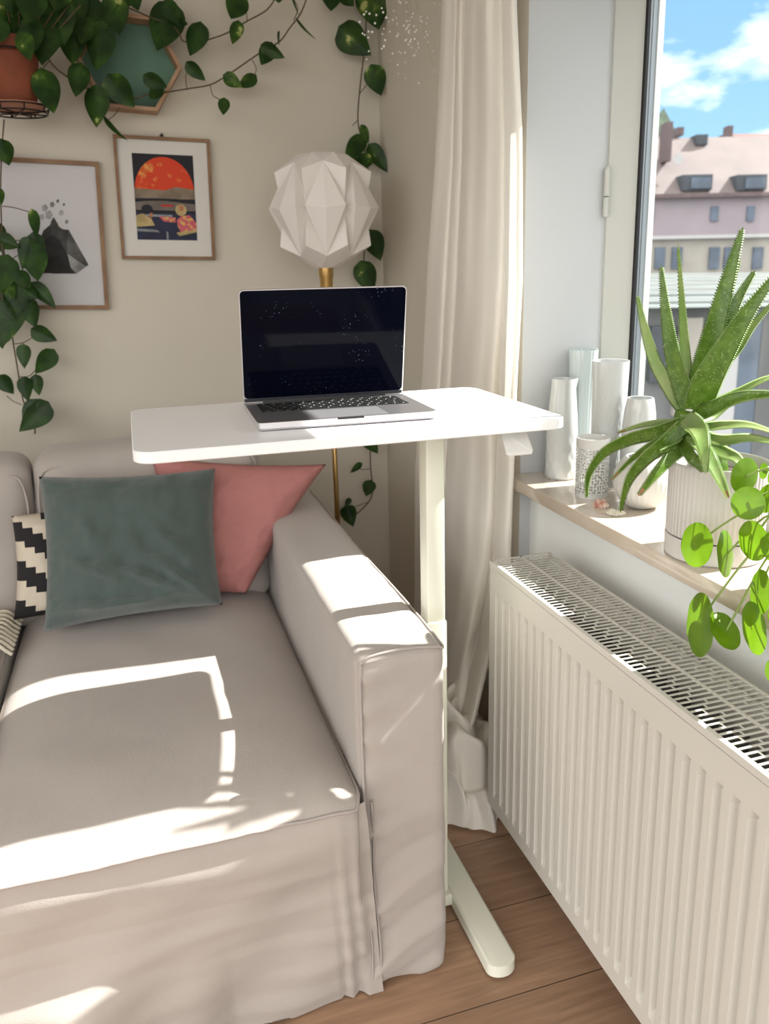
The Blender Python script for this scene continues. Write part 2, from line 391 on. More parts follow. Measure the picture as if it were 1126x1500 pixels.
# ------------------------------------------------------------------ radiator
rx0, rx1, ry0, ry1, rz0, rz1 = .691, .836, .06, 1.516, .112, .711
rad = thing('radiator', 'long white ribbed panel radiator with slotted top grille under the marble sill', 'radiator', ((rx0 + rx1) / 2, .8, rz0))
b = MB()
ys = []; y = ry1 - .012; pitch = .0333; k = 0
prof = [(0, 0), (.0075, 0), (.0115, 1), (.0225, 1), (.0265, 0)]
yy = ry1 - .022; cols = [(ry1, 0), (ry1 - .004, 0)]
while yy - pitch > ry0 + .01:
    for dy, d in prof: cols.append((yy - dy, d))
    yy -= pitch
cols.append((ry0, 0))
zr = [rz0, rz0 + .024, rz0 + .031, rz0 + .047, rz1 - .078, rz1 - .062, rz1 - .014]; zd = [0, 0, 0, 1, 1, 0, 0]
vs = [(rx0 + .0115 * d * e, y_, z_) for (y_, d) in cols for z_, e in zip(zr, zd)]
nr = len(zr); fs = [(i * nr + j, (i + 1) * nr + j, (i + 1) * nr + j + 1, i * nr + j + 1) for i in range(len(cols) - 1) for j in range(nr - 1)]
b.add(vs, fs)
b.add([(rx0, ry0, rz0), (rx0, ry1, rz0), (rx0 + .014, ry1, rz0 - .006), (rx0 + .014, ry0, rz0 - .006)], [(0, 1, 2, 3)])
fp = b.put('front_panel', M['rad'], rad)
b = MB(); b.box(rx1 - .016, rx1 - .004, ry0 + .01, ry1 - .01, rz0, rz1 - .02); b.put('rear_panel', M['rad'], rad)
b = MB(); b.box(rx0 + .012, rx1 - .004, ry1 - .006, ry1, rz0 - .002, rz1 - .012, bev=.0015); b.put('side_panel', M['rad'], rad)
b = MB(); b.box(rx0 + .012, rx1 - .004, ry0, ry0 + .006, rz0 - .002, rz1 - .012, bev=.0015); b.put('side_panel', M['rad'], rad)
b = MB()
for i in range(44):
    yv = ry1 - .02 - i * .0333
    if yv < ry0 + .02: break
    b.box(rx0 + .020, rx0 + .060, yv - .0008, yv + .0008, rz0 + .04, rz1 - .07); b.box(rx1 - .062, rx1 - .020, yv - .0008, yv + .0008, rz0 + .04, rz1 - .07)
b.box(rx0 + .062, rx1 - .064, ry0 + .01, ry1 - .01, rz0 + .02, rz1 - .075)
b.put('convector_fins', M['rad_dark'], rad)
b = MB()                                               # top cover: rim, centre bar, cross bars and staggered webs
zt0, zt1 = rz1 - .0018, rz1
xm = (rx0 + rx1) / 2
b.box(rx0 - .002, rx0 + .0075, ry0, ry1, rz1 - .0125, rz1, bev=.0015); b.box(rx1 - .0065, rx1, ry0, ry1, rz1 - .0125, rz1, bev=.0015)
b.box(xm - .003, xm + .003, ry0, ry1, zt0, zt1); b.box(rx0, rx1, ry1 - .006, ry1, zt0, zt1); b.box(rx0, rx1, ry0, ry0 + .006, zt0, zt1)
yv = ry1 - .006; i = 0
while yv > ry0 + .02:
    yv -= .0122; b.box(rx0 + .004, rx1 - .004, yv, yv + .0034, zt0, zt1 - .0004)
    for (xa, xb) in ((rx0 + .007, xm - .003), (xm + .003, rx1 - .006)):
        L = xb - xa
        for fr in ((.33,), (.66,), (.5,))[i % 3]: b.box(xa + L * fr - .0014, xa + L * fr + .0014, yv + .0030, yv + .0124, zt0 + .0002, zt1 - .0006)
    i += 1
b.put('top_grille', M['rad'], rad)

# ------------------------------------------------------------------ desk
DX0, DX1, DY0, DY1, DZ = -.014, .690, 1.196, 1.614, 1.074
desk = thing('standing_desk', 'small white height-adjustable standing desk beside the sofa arm', 'desk', (.55, 1.385, 0))
def rrect(x0, x1, y0, y1, r, n=8):
    out = []
    for cx_, cy2, a0 in ((x1 - r, y1 - r, 0), (x0 + r, y1 - r, PI / 2), (x0 + r, y0 + r, PI), (x1 - r, y0 + r, 1.5 * PI)):
        for k in range(n + 1): a = a0 + PI / 2 * k / n; out.append((cx_ + r * math.cos(a), cy2 + r * math.sin(a)))
    return out
b = MB()
base = rrect(DX0, DX1, DY0, DY1, .032)
n = len(base); lv = [(.0015, DZ - .018), (0, DZ - .0165), (0, DZ - .0015), (.0015, DZ)]
vs = []
for ins, z in lv:
    pts = rrect(DX0 + ins, DX1 - ins, DY0 + ins, DY1 - ins, .032 - ins)
    vs += [(x, y, z) for x, y in pts]
fs = [(i * n + k, i * n + (k + 1) % n, (i + 1) * n + (k + 1) % n, (i + 1) * n + k) for i in range(3) for k in range(n)]
fs += [tuple(range(n - 1, -1, -1)), tuple(3 * n + k for k in range(n))]
b.add(vs, fs); autosmooth(b.put('tabletop', M['desk_top'], desk))
b = MB(); b.box(.490, .531, 1.362, 1.409, .037, .66, bev=.003); autosmooth(b.put('lower_column', M['desk_steel'], desk))
b = MB(); b.box(.4925, .5285, 1.3645, 1.4065, .60, 1.048, bev=.003); autosmooth(b.put('upper_column', M['desk_steel'], desk))
b = MB(); b.box(.36, .66, 1.34, 1.43, 1.047, DZ - .018, bev=.002); autosmooth(b.put('support_bracket', M['desk_steel'], desk))
b = MB()
def footpts(x0, x1, y0, y1):
    r = (x1 - x0) / 2; out = []
    for k in range(13): a = PI * k / 12; out.append(((x0 + x1) / 2 + r * math.cos(a), y1 - r * .75 + r * .75 * math.sin(a)))
    for k in range(13): a = PI + PI * k / 12; out.append(((x0 + x1) / 2 + r * math.cos(a), y0 + r * .75 + r * .75 * math.sin(a)))
    return out
o1 = footpts(.535, .594, 1.152, 1.66); n = len(o1); o2 = footpts(.539, .590, 1.158, 1.654)
vs = [(x, y, .006) for x, y in o1] + [(x, y, .031) for x, y in o1] + [(x, y, .037 if y > 1.2 else .037 - (1.2 - y) * .12) for x, y in o2]
fs = [(i * n + k, i * n + (k + 1) % n, (i + 1) * n + (k + 1) % n, (i + 1) * n + k) for i in range(2) for k in range(n)] + [tuple(2 * n + k for k in range(n)), tuple(range(n - 1, -1, -1))]
b.add(vs, fs); foot = autosmooth(b.put('foot', M['desk_steel'], desk), 25)
b = MB()
for yy_ in (1.19, 1.62): b = MB(); b.tube([(.565, yy_, 0), (.565, yy_, .007)], .012, 14); b.put('floor_pad', M['black'], foot)
b = MB(); b.box(.466, .536, 1.350, 1.42, .010, .037, bev=.003); autosmooth(b.put('crossbar', M['desk_steel'], desk))
b = MB()                                               # release lever: bent sheet paddle under the right side
lp = [atY(729, 636, 1.29), atY(741, 664, 1.23), atY(746, 667, 1.225), atY(779, 664, 1.215), atY(780, 660, 1.215), atY(765, 632, 1.29)]
lp[0].z = lp[5].z = DZ - .02
nn = (lp[1] - lp[0]).cross(lp[5] - lp[0]).normalized() * .002
vs = [p - nn for p in lp] + [p + nn for p in lp]; n = 6
b.add(vs, [tuple(range(5, -1, -1)), tuple(range(6, 12))] + [(i, (i + 1) % n, n + (i + 1) % n, n + i) for i in range(n)])
lever = b.put('release_lever', M['white'], desk)
b = MB(); b.tube([(.53, 1.33, DZ - .024), (.63, 1.30, DZ - .024)], .004, 8); b.put('lever_rod', M['white'], desk)

# ------------------------------------------------------------------ laptop
lap = thing('laptop', 'open grey aluminium laptop with dusty dark screen on the white standing desk', 'laptop', (.33, 1.39, DZ))
LA = math.radians(-1.74); LO = Vector((.1787, 1.2823, DZ)); LW, LD, LH = .3045, .2165, .2095
lu = Vector((math.cos(LA), math.sin(LA), 0)); lv_ = Vector((-math.sin(LA), math.cos(LA), 0)); lz = Vector((0, 0, 1))
def LP(u, v, z): return LO + lu * u + lv_ * v + lz * z
def lbox(b, u0, u1, v0, v1, z0, z1, mi=0, r=.0):
    pts = rrect(u0, u1, v0, v1, r, 5) if r else [(u0, v0), (u1, v0), (u1, v1), (u0, v1)]
    n = len(pts); vs = [LP(x, y, z0) for x, y in pts] + [LP(x, y, z1) for x, y in pts]
    b.add(vs, [tuple(range(n - 1, -1, -1)), tuple(range(n, 2 * n))] + [(i, (i + 1) % n, n + (i + 1) % n, n + i) for i in range(n)], mi)
b = MB(); pts0 = rrect(.003, LW - .003, .003, LD + .005, .010, 5); pts1 = rrect(0, LW, 0, LD + .006, .011, 5); n = len(pts0)
vs = [LP(x, y, .0015) for x, y in pts0] + [LP(x, y, .005) for x, y in pts1] + [LP(x, y, .0140) for x, y in pts1] + [LP(x, y, .0145) for x, y in rrect(.0005, LW - .0005, .0005, LD + .0055, .0105, 5)]
fs = [(i * n + k, i * n + (k + 1) % n, (i + 1) * n + (k + 1) % n, (i + 1) * n + k) for i in range(3) for k in range(n)]
b.add(vs, fs, 1); b.add([], []); nb = len(b.v) - n
b.f.append(tuple(3 * n + k for k in range(n))); b.m.append(0); b.f.append(tuple(range(n - 1, -1, -1))); b.m.append(0)
lbase = autosmooth(b.put('laptop_base', None, lap, mats=[M['alu'], M['alu_edge']]))
b = MB(); lbox(b, .130, LW - .130, -.0004, .006, .0118, .01452, r=0); b.put('finger_notch', M['black'], lbase)
b = MB(); lbox(b, .021, LW - .021, .100, .197, .0143, .0149, r=.004); kb = b.put('keyboard_well', M['black'], lbase)
b = MB(); lbox(b, .085, LW - .085, .010, .090, .0143, .0148, r=.003); b.put('trackpad', M['pad'], lbase)
for r_ in range(4): 
    b = MB(); cu, cv = ((.02, .02), (LW - .02, .02), (.02, LD - .02), (LW - .02, LD - .02))[r_]
    b.tube([LP(cu, cv, 0), LP(cu, cv, .002)], .007, 12); b.put('rubber_foot', M['black'], lap)
key_me = None
rows = [(.181, 14, .0125, None), (.1655, 14, .0155, [1] * 13 + [1.5]), (.148, 14, .0155, [1.5] + [1] * 13), (.1305, 13, .0155, [1.8] + [1] * 11 + [1.8]), (.113, 12, .0155, [2.3] + [1] * 10 + [2.3]), (.1005, 11, .0115, [1, 1, 1, 1.2, 5.2, 1.2, 1, 1, 1, 1, .9])]
for (v0, cnt, dep, wts) in rows:
    wts = wts or [1] * cnt; tot = sum(wts); span = LW - .046; u = .023
    for w_ in wts:
        kw = span * w_ / tot
        me_key = MB(); lbox(me_key, u + .0012, u + kw - .0012, v0 + .001, v0 + dep - .0012, .0148, .0158, r=.0016)
        gu, gv = u + kw / 2, v0 + dep / 2                 # pale printed legend
        me_key.add([LP(gu - .0013, gv - .0015, .01583), LP(gu + .0013, gv - .0015, .01583), LP(gu + .0013, gv + .0015, .01583), LP(gu - .0013, gv + .0015, .01583)], [(0, 1, 2, 3)], 1)
        me_key.put('key', None, kb, mats=[M['black'], M['legend']]); u += kw
TH = math.radians(101.6); le = lv_ * math.cos(TH) + lz * math.sin(TH); ln = lu.cross(le)     # ln points to the back/up
def SP(u, h, d): return LO + lu * u + lv_ * (LD) + lz * .0135 + le * h + (-ln) * d             # d>0 towards the viewer
def sbox(b, u0, u1, h0, h1, d0, d1, mi=0, r=0):
    pts = rrect(u0, u1, h0, h1, r, 5) if r else [(u0, h0), (u1, h0), (u1, h1), (u0, h1)]
    n = len(pts); vs = [SP(x, y, d0) for x, y in pts] + [SP(x, y, d1) for x, y in pts]
    b.add(vs, [tuple(range(n - 1, -1, -1)), tuple(range(n, 2 * n))] + [(i, (i + 1) % n, n + (i + 1) % n, n + i) for i in range(n)], mi)
if ln.y < 0: ln = -ln
b = MB(); sbox(b, 0, LW, .002, LH, -.0035, .0014, r=.009); lid = autosmooth(b.put('laptop_lid', M['alu_edge'], lap))
b = MB(); sbox(b, .0018, LW - .0018, .010, LH - .0018, .0014, .0018, r=.0075); b.put('screen', M['screen'], lid)
b = MB(); sbox(b, .0018, LW - .0018, .0035, .0098, .0013, .0017); b.put('lower_bezel', mat('bezel_charcoal', (.02, .022, .028), .3), lid)
b = MB(); b.tube([SP(.035, .002, -.001), SP(LW - .035, .002, -.001)], .0036, 10); b.put('hinge', M['black'], lap)

# ------------------------------------------------------------------ sofa
SZ = .46
sofa = thing('sofa', 'beige slipcovered corner sofa with piped seams filling the left of the room', 'sofa', (0, 1.75, 0))
AX0, AX1, AY0, AY1, AZ = .308, .468, 1.205, 2.36, .690
def arm_extra(p, nn):
    if p.z < .42 and nn.y < -.5:                       # slipcover wrinkles on the front panel
        p = p + Vector((0, -.008 * (math.sin((p.z * 1.0 - (p.x - .3) * .55) * 46 + 2 * nz(p, 5)) ** 3) * (1 - p.z / .42) ** .3, 0))
    if nn.y < -.5: p = p + Vector((0, -.004 * math.sin(p.z * 95 + 7 * nz(p, 7, 4)) * max(0, 1 - (p.x - AX0) / .09), 0))
    if p.z < .03: p = p + Vector((0, 0, .005 + .004 * math.sin(p.x * 45 + p.y * 9)))
    if nn.x < -.5: p = p + Vector((.010 * math.sin(p.y * 2.7) * (1 - p.z), 0, 0))
    return p
vs, fs = softbox(AX0, AX1, AY0, AY1, .0, AZ, .017, .0125, .0035, 7, 1, crown=.006, extra=arm_extra)
put('armrest', vs, fs, M['cotton'], sofa)
arm = sofa.children[-1] if sofa.children else None
b = MB()
e = .004
loop = [(AX0 + e + .004, AY0 - .001, .015), (AX0 + .005, AY0 - .001, .25), (AX0 + .004, AY0 - .001, .45), (AX0 + .004, AY0 - .001, AZ - .03), (AX0 + .010, AY0, AZ - .008), (AX0 + .026, AY0 + .001, AZ + .002),
        (.39, AY0 + .001, AZ + .006), (AX1 - .022, AY0 + .001, AZ + .001), (AX1 - .008, AY0 + .002, AZ - .004)]
b.tube(smoothpath(loop, 6), .0028, 7)
side = [(AX1 - .008, AY0 + .002, AZ - .004)] + [(AX1 - .001 + .0025 * math.sin(t * 9), AY0 + .02 + t * (AY1 - AY0 - .05), AZ - .007) for t in [i / 14 for i in range(15)]]
b.tube(smoothpath(side, 4), .0028, 7)
b.put('armrest_piping', M['piping'], sofa, smooth=True)
# seat: one crowned cushion top with the skirt running down to the floor
SX0, SX1, SY0, SY1 = -.335, .300, 1.160, 2.36
def seatz(x, y):
    u = (x - SX0) / (SX1 - SX0); v = (y - SY0) / (SY1 - SY0)
    cu = max(0, 1 - abs(2 * u - 1) ** 6); cv = 1 - max(0, 1 - v / .30) ** 3.0 - .25 * max(0, v - .5)
    return SZ + .062 * (cu ** .7) * (cv ** .7) - .02
def seat_fn(u, v):
    x = SX0 + (SX1 - SX0) * u; y = SY0 + (SY1 - SY0) * v
    # rounded front corners
    if v < .05: 
        t = 1 - v / .05; x = SX0 + (SX1 - SX0) * (.5 + (u - .5) * (1 - .045 * t * t))
    z = seatz(x, y) + .003 * nz((x, y, 0), 9, 2) + .0015 * math.sin(x * 130 + 12 * nz((x, y, 1), 4)) * max(0, 1 - v / .10) * (.5 + nz((x, y, 3), 8))
    return Vector((x, y, z))
b = MB(); b.grid(seat_fn, 90, 120)
def side_r(u, v):
    p = seat_fn(1, u); return Vector((p.x + .004, p.y, p.z - v * .20))
b.grid(side_r, 60, 6)
b.put('seat_cushion', M['cotton'], sofa, smooth=True)
def skirt_top(x):
    u = (x - SX0) / (SX1 - SX0); u = min(max(u, 0), 1); return seat_fn(u, 0)
def skirt_fn(u, v):
    x = -1.12 + (SX1 + .006 + 1.12) * u; s = 1 - v
    zt = skirt_top(x).z if x > SX0 else skirt_top(SX0).z
    z = zt * v + .004 * s
    y = SY0 + .001 + .040 * s ** 1.2 - .010 * math.sin(PI * min(1, s * 3.2)) * (1 if s < .31 else 0)
    # loose cloth: swags near the seam, vertical billow towards the left, a pleat next to the arm
    y += -.010 * s * (1.2 - s) * math.sin(x * 15 + s * 5) - .006 * s * math.sin(x * 31 + s * 9 + 1)
    y += -.004 * (nz((x * 4, s * 14, 2), 1, 5)) * (1 - s) * 1.5 - .006 * nz((x, s * 2, .3), 7, 6) * min(1, s * 4)
    y += -.20 * max(0, s - .40) ** 1.15 * max(0, min(1, (.06 - x) / .22)) * (1 + .35 * math.sin(x * 23)) * (1 if x > -.38 else max(.25, 1 - (-.38 - x) / .3)) - .03 * max(0, s - .25) * max(0, min(1, (-.02 - x) / .35))
    if x > SX1 - .06: y += .012 * ((x - SX1 + .06) / .06) ** 2 - .006 * math.sin((x - SX1) * 240) * s
    x2 = x + .030 * s * max(0, min(1, (x - .05) / .25))
    if x2 > AX0 - .004: y = min(y, AY0 - .006)
    return Vector((x2, y, z + (.012 * math.sin(x * 6) if v < .01 and x < .15 else 0)))
b = MB(); b.grid(skirt_fn, 220, 90); b.put('skirt', M['cotton'], sofa, smooth=True)
b = MB()
pl = [seat_fn(i / 60, 0) + Vector((0, -.002, -.001)) for i in range(61)]
pl += [seat_fn(1, .01 + i / 60) + Vector((.002, 0, 0)) for i in range(56)]
b.tube(pl, .0032, 7)
b.put('seat_piping', M['piping'], sofa, smooth=True)
for dx in (.006, .022):
    b = MB(); b.tube(smoothpath([Vector((SX1 + dx + .010 * (1 - v) + .002 * math.sin(v * 9), AY0 - .007 - .0015 * math.sin(v * 7),   .040 + .38 * v)) for v in [k / 12 for k in range(13)]], 3), .0022, 6, cap=False)
    b.put('skirt_seam', M['piping'], sofa, smooth=True)
# left section of the corner sofa
vs, fs = softbox(-1.15, SX0 - .004, 1.165, 2.36, .30, .497, .03, .025, .004, 5, 9, crown=.02); put('chaise_cushion', vs, fs, M['cotton'], sofa)
vs, fs = softbox(-1.15, SX0 + .02, 1.20, 2.34, .015, .34, .02, .04, .002, 5, 19); put('chaise_base', vs, fs, M['cotton'], sofa)
vs, fs = softbox(SX0 + .02, SX1 - .005, 1.23, 2.34, .015, .36, .02, .04, .002, 5, 20); put('seat_base', vs, fs, M['cotton'], sofa)
b = MB(); b.tube([Vector((SX0 - .009, 1.20 + .05 * i, .486 + .002 * math.sin(i))) for i in range(23)], .0032, 7); b.put('chaise_piping', M['piping'], sofa, smooth=True)
def lean(p, nn):
    t = (p.z - .45) / .42; return p + Vector((0, .09 * t, 0))
def backcush(x0, x1, seed, z1):
    vs, fs = softbox(x0, x1, 2.10, 2.27, .45, z1, .045, .018, .008, 6, seed, crown=.012, crowny=.035, extra=lean)
    o = put('back_cushion', vs, fs, M['cotton'], sofa)
    b = MB(); zt = z1 - .035
    P_ = [(x0 + .012, 2.10 + .09 * (zz - .45) / .42 - .004, zz) for zz in (.55, .70, z1 - .09)] + [(x0 + .03, 2.175, zt), (x0 + .09, 2.178, zt + .006)] + [(x0 + (x1 - x0) * t, 2.180 - .004 * math.sin(t * 13), zt + .002 * math.sin(t * 20)) for t in (.25, .4, .55, .7, .85)] + [(x1 - .03, 2.175, zt), (x1 - .012, 2.165, z1 - .09)] + [(x1 - .012, 2.10 + .09 * (zz - .45) / .42 - .004, zz) for zz in (.70, .55)]
    b.tube(smoothpath([Vector(p) for p in P_], 5), .003, 7); b.put('cushion_piping', M['piping'], o, smooth=True)
backcush(-.272, .306, 11, .880)
backcush(-.86, -.277, 14, .872)
vs, fs = softbox(-1.15, AX1 - .002, 2.33, 2.45, .02, .685, .02, .03, .003, 5, 17); put('backrest_frame', vs, fs, M['cotton'], sofa)

# ------------------------------------------------------------------ pillows
def pillow(name, corners, thick, m, label, nscale=7, wr=.006, seed=0, uvs=False, N=46, pinch=.05, folds=None):
    A, B, D, E_ = [Vector(c) for c in corners]          # bl, br, tr, tl
    c = (A + B + D + E_) / 4; nrm = (B - A).cross(E_ - A).normalized()
    b = MB()
    for sgn in (1, -1):
        def fn(u, v):
            a = 2 * u - 1; d = 2 * v - 1
            uu = .5 + .5 * a * (1 - pinch * (1 - d * d)); vv = .5 + .5 * d * (1 - pinch * (1 - a * a))
            p = A * (1 - uu) * (1 - vv) + B * uu * (1 - vv) + D * uu * vv + E_ * (1 - uu) * vv
            t = max(0, (1 - a ** 4) * (1 - d ** 4)) ** .55
            w = wr * (nz((u * 3, v * 3, 0), nscale / 3, seed + (0 if sgn > 0 else 9)) + .6 * nz((u * 3, v * 3, 0), nscale, seed)) * min(1, 6 * t)
            if folds: w += folds(u, v) * min(1, 3 * t)
            return p + nrm * sgn * (thick / 2 * t + (w if t > 0 else 0))
        b.grid(fn, N, N)
    o = b.put(name, m, None, smooth=True, uv=True, loc=tuple(c))
    bm = bmesh.new(); bm.from_mesh(o.data); bmesh.ops.remove_doubles(bm, verts=bm.verts, dist=.0004); bmesh.ops.recalc_face_normals(bm, faces=bm.faces); bm.to_mesh(o.data); bm.free()
    tag(o, label, 'cushion'); return o
def gfold(u, v):
    s = 0
    for (x0, y0, ang, wd, h) in ((.35, .30, -.55, .03, .009), (.62, .22, -.5, .035, .012), (.80, .20, -.75, .03, .012), (.75, .45, -.9, .04, .006), (.3, .10, -.12, .03, .012), (.6, .10, .1, .03, .010), (.28, .55, -1.2, .05, .005)):
        dx = u - x0; dy = v - y0; al = dx * math.cos(ang) + dy * math.sin(ang); pe = -dx * math.sin(ang) + dy * math.cos(ang)
        s += 2.6 * h * math.exp(-(pe / wd) ** 2) * math.exp(-(al / .22) ** 2)
    return s
pillow('scatter_cushion', [atY(64, 926, 1.93), atY(326, 886, 1.91), atY(315, 686, 2.06), atY(57, 698, 2.07)], .17, M['green_velvet'], 'square dusty green velvet cushion leaning at the front of the sofa', 9, .010, 3, pinch=.06, folds=gfold)
pillow('scatter_cushion', [(.03, 2.05, .50), atY(360, 870, 2.02), atY(478, 680, 2.12), (.02, 2.17, .865)], .12, M['pink'], 'dusty pink cushion wedged between the sofa arm and the green cushion', 7, .008, 5, pinch=.07)
pillow('scatter_cushion', [atY(20, 908, 2.03), (.0, 2.06, .49), (-.02, 2.13, .78), atY(17, 756, 2.09)], .12, M['zigzag'], 'black and cream stepped pattern cushion half hidden behind the green cushion', 6, .006, 8, pinch=.06)
# knitted throw lying on the left section
thr = thing('throw_blanket', 'cream knitted throw with fringe folded at the left sofa section', 'blanket', (-.6, 1.98, .53))
b = MB()
for s in (0, .022):
    b.grid(lambda u, v, s=s: Vector((-1.0 + .63 * u + .01 * math.sin(v * 9), 1.86 + .22 * v, .535 + s + .012 * math.sin(v * 7 + u * 5) + .006 * nz((u, v, s), 12) - .03 * max(0, u - .92) / .08)), 40, 16)
b.put('knit_body', M['throw'], thr, smooth=True)
for i in range(9):
    b = MB(); y_ = 1.87 + .024 * i
    b.tube(smoothpath([(-.372, y_, .53), (-.352, y_ - .003, .528), (-.335, y_ - .006 + .004 * math.sin(i), .512), (-.322, y_ - .008, .500)], 4), .0045, 6); b.put('tassel', M['throw'], thr, smooth=True)

# ------------------------------------------------------------------ pictures on the back wall
def picture(name, label, x0, x1, z0, z1, fw, rot, build, glassy=False):
    cxp, czp = (x0 + x1) / 2, (z0 + z1) / 2
    t = thing(name, label, 'picture', (cxp, YB, czp))
    b = MB(); d0, d1 = YB - .022, YB - .001
    w, h = (x1 - x0) / 2, (z1 - z0) / 2
    ca, sa = math.cos(rot), math.sin(rot)
    def T(u, v, y): return (cxp + u * ca - v * sa, y, czp + u * sa + v * ca)
    def pb(b, u0, u1, v0, v1, ya, yb, mi=0):
        vs = [T(u, v, y) for u in (u0, u1) for y in (ya, yb) for v in (v0, v1)]
        b.add(vs, [(0, 1, 3, 2), (4, 6, 7, 5), (0, 4, 5, 1), (2, 3, 7, 6), (0, 2, 6, 4), (1, 5, 7, 3)], mi)
    for (a, b_, c_, d_) in ((-w, w, h - fw, h), (-w, w, -h, -h + fw), (-w, -w + fw, -h + fw, h - fw), (w - fw, w, -h + fw, h - fw)): pb(b, a, b_, c_, d_, d0, d1)
    b.put('picture_frame', M['oak'], t)
    build(t, T, pb, w - fw, h - fw)
    return t
def star(T, pts, y, b, mi): b.poly([T(u, v, y) for u, v in pts], mi)
ART = {k: mat('print_' + k, c, .75, var=v, vscale=vs_) for k, c, v, vs_ in (('ink', (.010, .010, .016), 0, 1), ('sun', (.62, .05, .012), .0, 1), ('haze', (.26, .20, .14), .3, 30), ('road', (.18, .15, .13), .3, 20), ('cream', (.50, .38, .17), .3, 25), ('skin', (.42, .17, .09), 0, 1), ('hair', (.012, .012, .02), 0, 1), ('floral', (.55, .10, .14), .0, 1), ('chrome', (.28, .30, .32), .3, 40), ('navy', (.02, .025, .06), .3, 30), ('red', (.45, .03, .02), 0, 1))}
def add_spots(m, c2, scale, lo, hi):
    nt = m.node_tree; n = nt.nodes; l = nt.links; b_ = n['Principled BSDF']; base = tuple(b_.inputs['Base Color'].default_value)
    tc = n.new('ShaderNodeTexCoord'); t = n.new('ShaderNodeTexNoise'); t.inputs['Scale'].default_value = scale; t.inputs['Detail'].default_value = 5
    l.new(tc.outputs['Object'], t.inputs['Vector']); mr = n.new('ShaderNodeMapRange'); mr.inputs[1].default_value = lo; mr.inputs[2].default_value = hi
    mx = n.new('ShaderNodeMix'); mx.data_type = 'RGBA'; mx.inputs['A'].default_value = base; mx.inputs['B'].default_value = (*c2, 1)
    l.new(t.outputs['Fac'], mr.inputs[0]); l.new(mr.outputs[0], mx.inputs['Factor']); l.new(mx.outputs['Result'], b_.inputs['Base Color'])
add_spots(ART['sun'], (.75, .33, .08), 34, .56, .70); add_spots(ART['floral'], (.65, .42, .10), 70, .5, .6)
def art1(t, T, pb, w, h):
    b = MB(); pb(b, -w, w, -h, h, YB - .012, YB - .006); mt = b.put('mount_board', M['paper'], t)
    names = list(ART); y = YB - .0125
    b = MB(); W, H0 = .094, .131; oy = .005
    def P(pts, k, lay): b.poly([T(-.001 + u * W, oy + v * H0, y - .0002 * lay) for u, v in pts], names.index(k))
    P([(-1, -1), (1, -1), (1, 1), (-1, 1)], 'ink', 0)
    P([(.98 * math.cos(PI * k / 28), .14 + .80 * math.sin(PI * k / 28)) for k in range(29)], 'sun', 1)
    P([(-1, -.06), (1, -.02), (1, .20), (.4, .26), (0, .17), (-1, .20)], 'haze', 2)
    P([(-1, -.30), (1, -.30), (1, -.13), (0, -.07), (-1, -.10)], 'road', 3)
    P([(-1, -.12), (-.2, -.06), (.1, -.08), (1, -.14), (1, -.08), (.3, -.02), (-.3, -.02), (-1, -.03)], 'ink', 4)
    P([(-.15, -.16), (.25, -.16), (.25, -.21), (-.15, -.21)], 'red', 5)
    P([(-1, -.36), (1, -.36), (1, -1), (-1, -1)], 'navy', 3)
    P([(-.9, -.40), (.2, -.40), (.2, -.46), (-.9, -.44)], 'chrome', 5)
    P([(-1, -.43), (-.78, -.38), (-.50, -.50), (-.40, -.66), (-1, -.70)], 'cream', 6)
    P([(-.62 + .19 * math.cos(2 * PI * k / 16), -.28 + .11 * math.sin(2 * PI * k / 16)) for k in range(16)], 'hair', 7)
    P([(-.56, -.38), (-.46, -.36), (-.44, -.46), (-.54, -.48)], 'skin', 7)
    P([(-.25, -.44), (.3, -.46), (.3, -.58), (-.1, -.56)], 'floral', 6)
    P([(.34, -.52), (.5, -.42), (.78, -.40), (1, -.58), (1, -.76), (.45, -.80), (.36, -.66)], 'floral', 7)
    P([(.50 + .19 * math.cos(2 * PI * k / 16), -.28 + .14 * math.sin(2 * PI * k / 16)) for k in range(16)], 'cream', 8)
    P([(.52 + .08 * math.cos(2 * PI * k / 12), -.24 + .07 * math.sin(2 * PI * k / 12)) for k in range(12)], 'skin', 9)
    P([(.30, -.82), (.62, -.78), (1, -.74), (1, -.80), (.4, -.90)], 'cream', 8)
    P([(-1, -.74), (-.35, -.76), (-.25, -.82), (-1, -.80)], 'chrome', 8)
    P([(-.03, -.8), (.03, -.8), (.03, -1), (-.03, -1)], 'chrome', 8)
    b.put('art_print', None, mt, mats=[ART[k] for k in names], loc=(.14, YB, 1.56))
    b = MB(); b.tube([T(-.0, h + .010, YB - .004), T(.0, h + .020, YB - .004)], .003, 8); b.tube([T(-.006, h + .014, YB - .006), T(.0, h + .024, YB - .006), T(.006, h + .014, YB - .006)], .0012, 6); b.put('hanging_hook', M['wire'], t)
picture('framed_picture', 'small oak-framed retro print with a red sun dome above a car', .0005, .2965, 1.3695, 1.7435, .010, math.radians(-1.4), art1)
PY = [mat('print_grey%d' % i, (c, c * 1.0, c * 1.0), .85, col2=(c * .45, c * .45, c * .42), vscale=22) for i, c in enumerate((.03, .07, .14, .25, .36))]
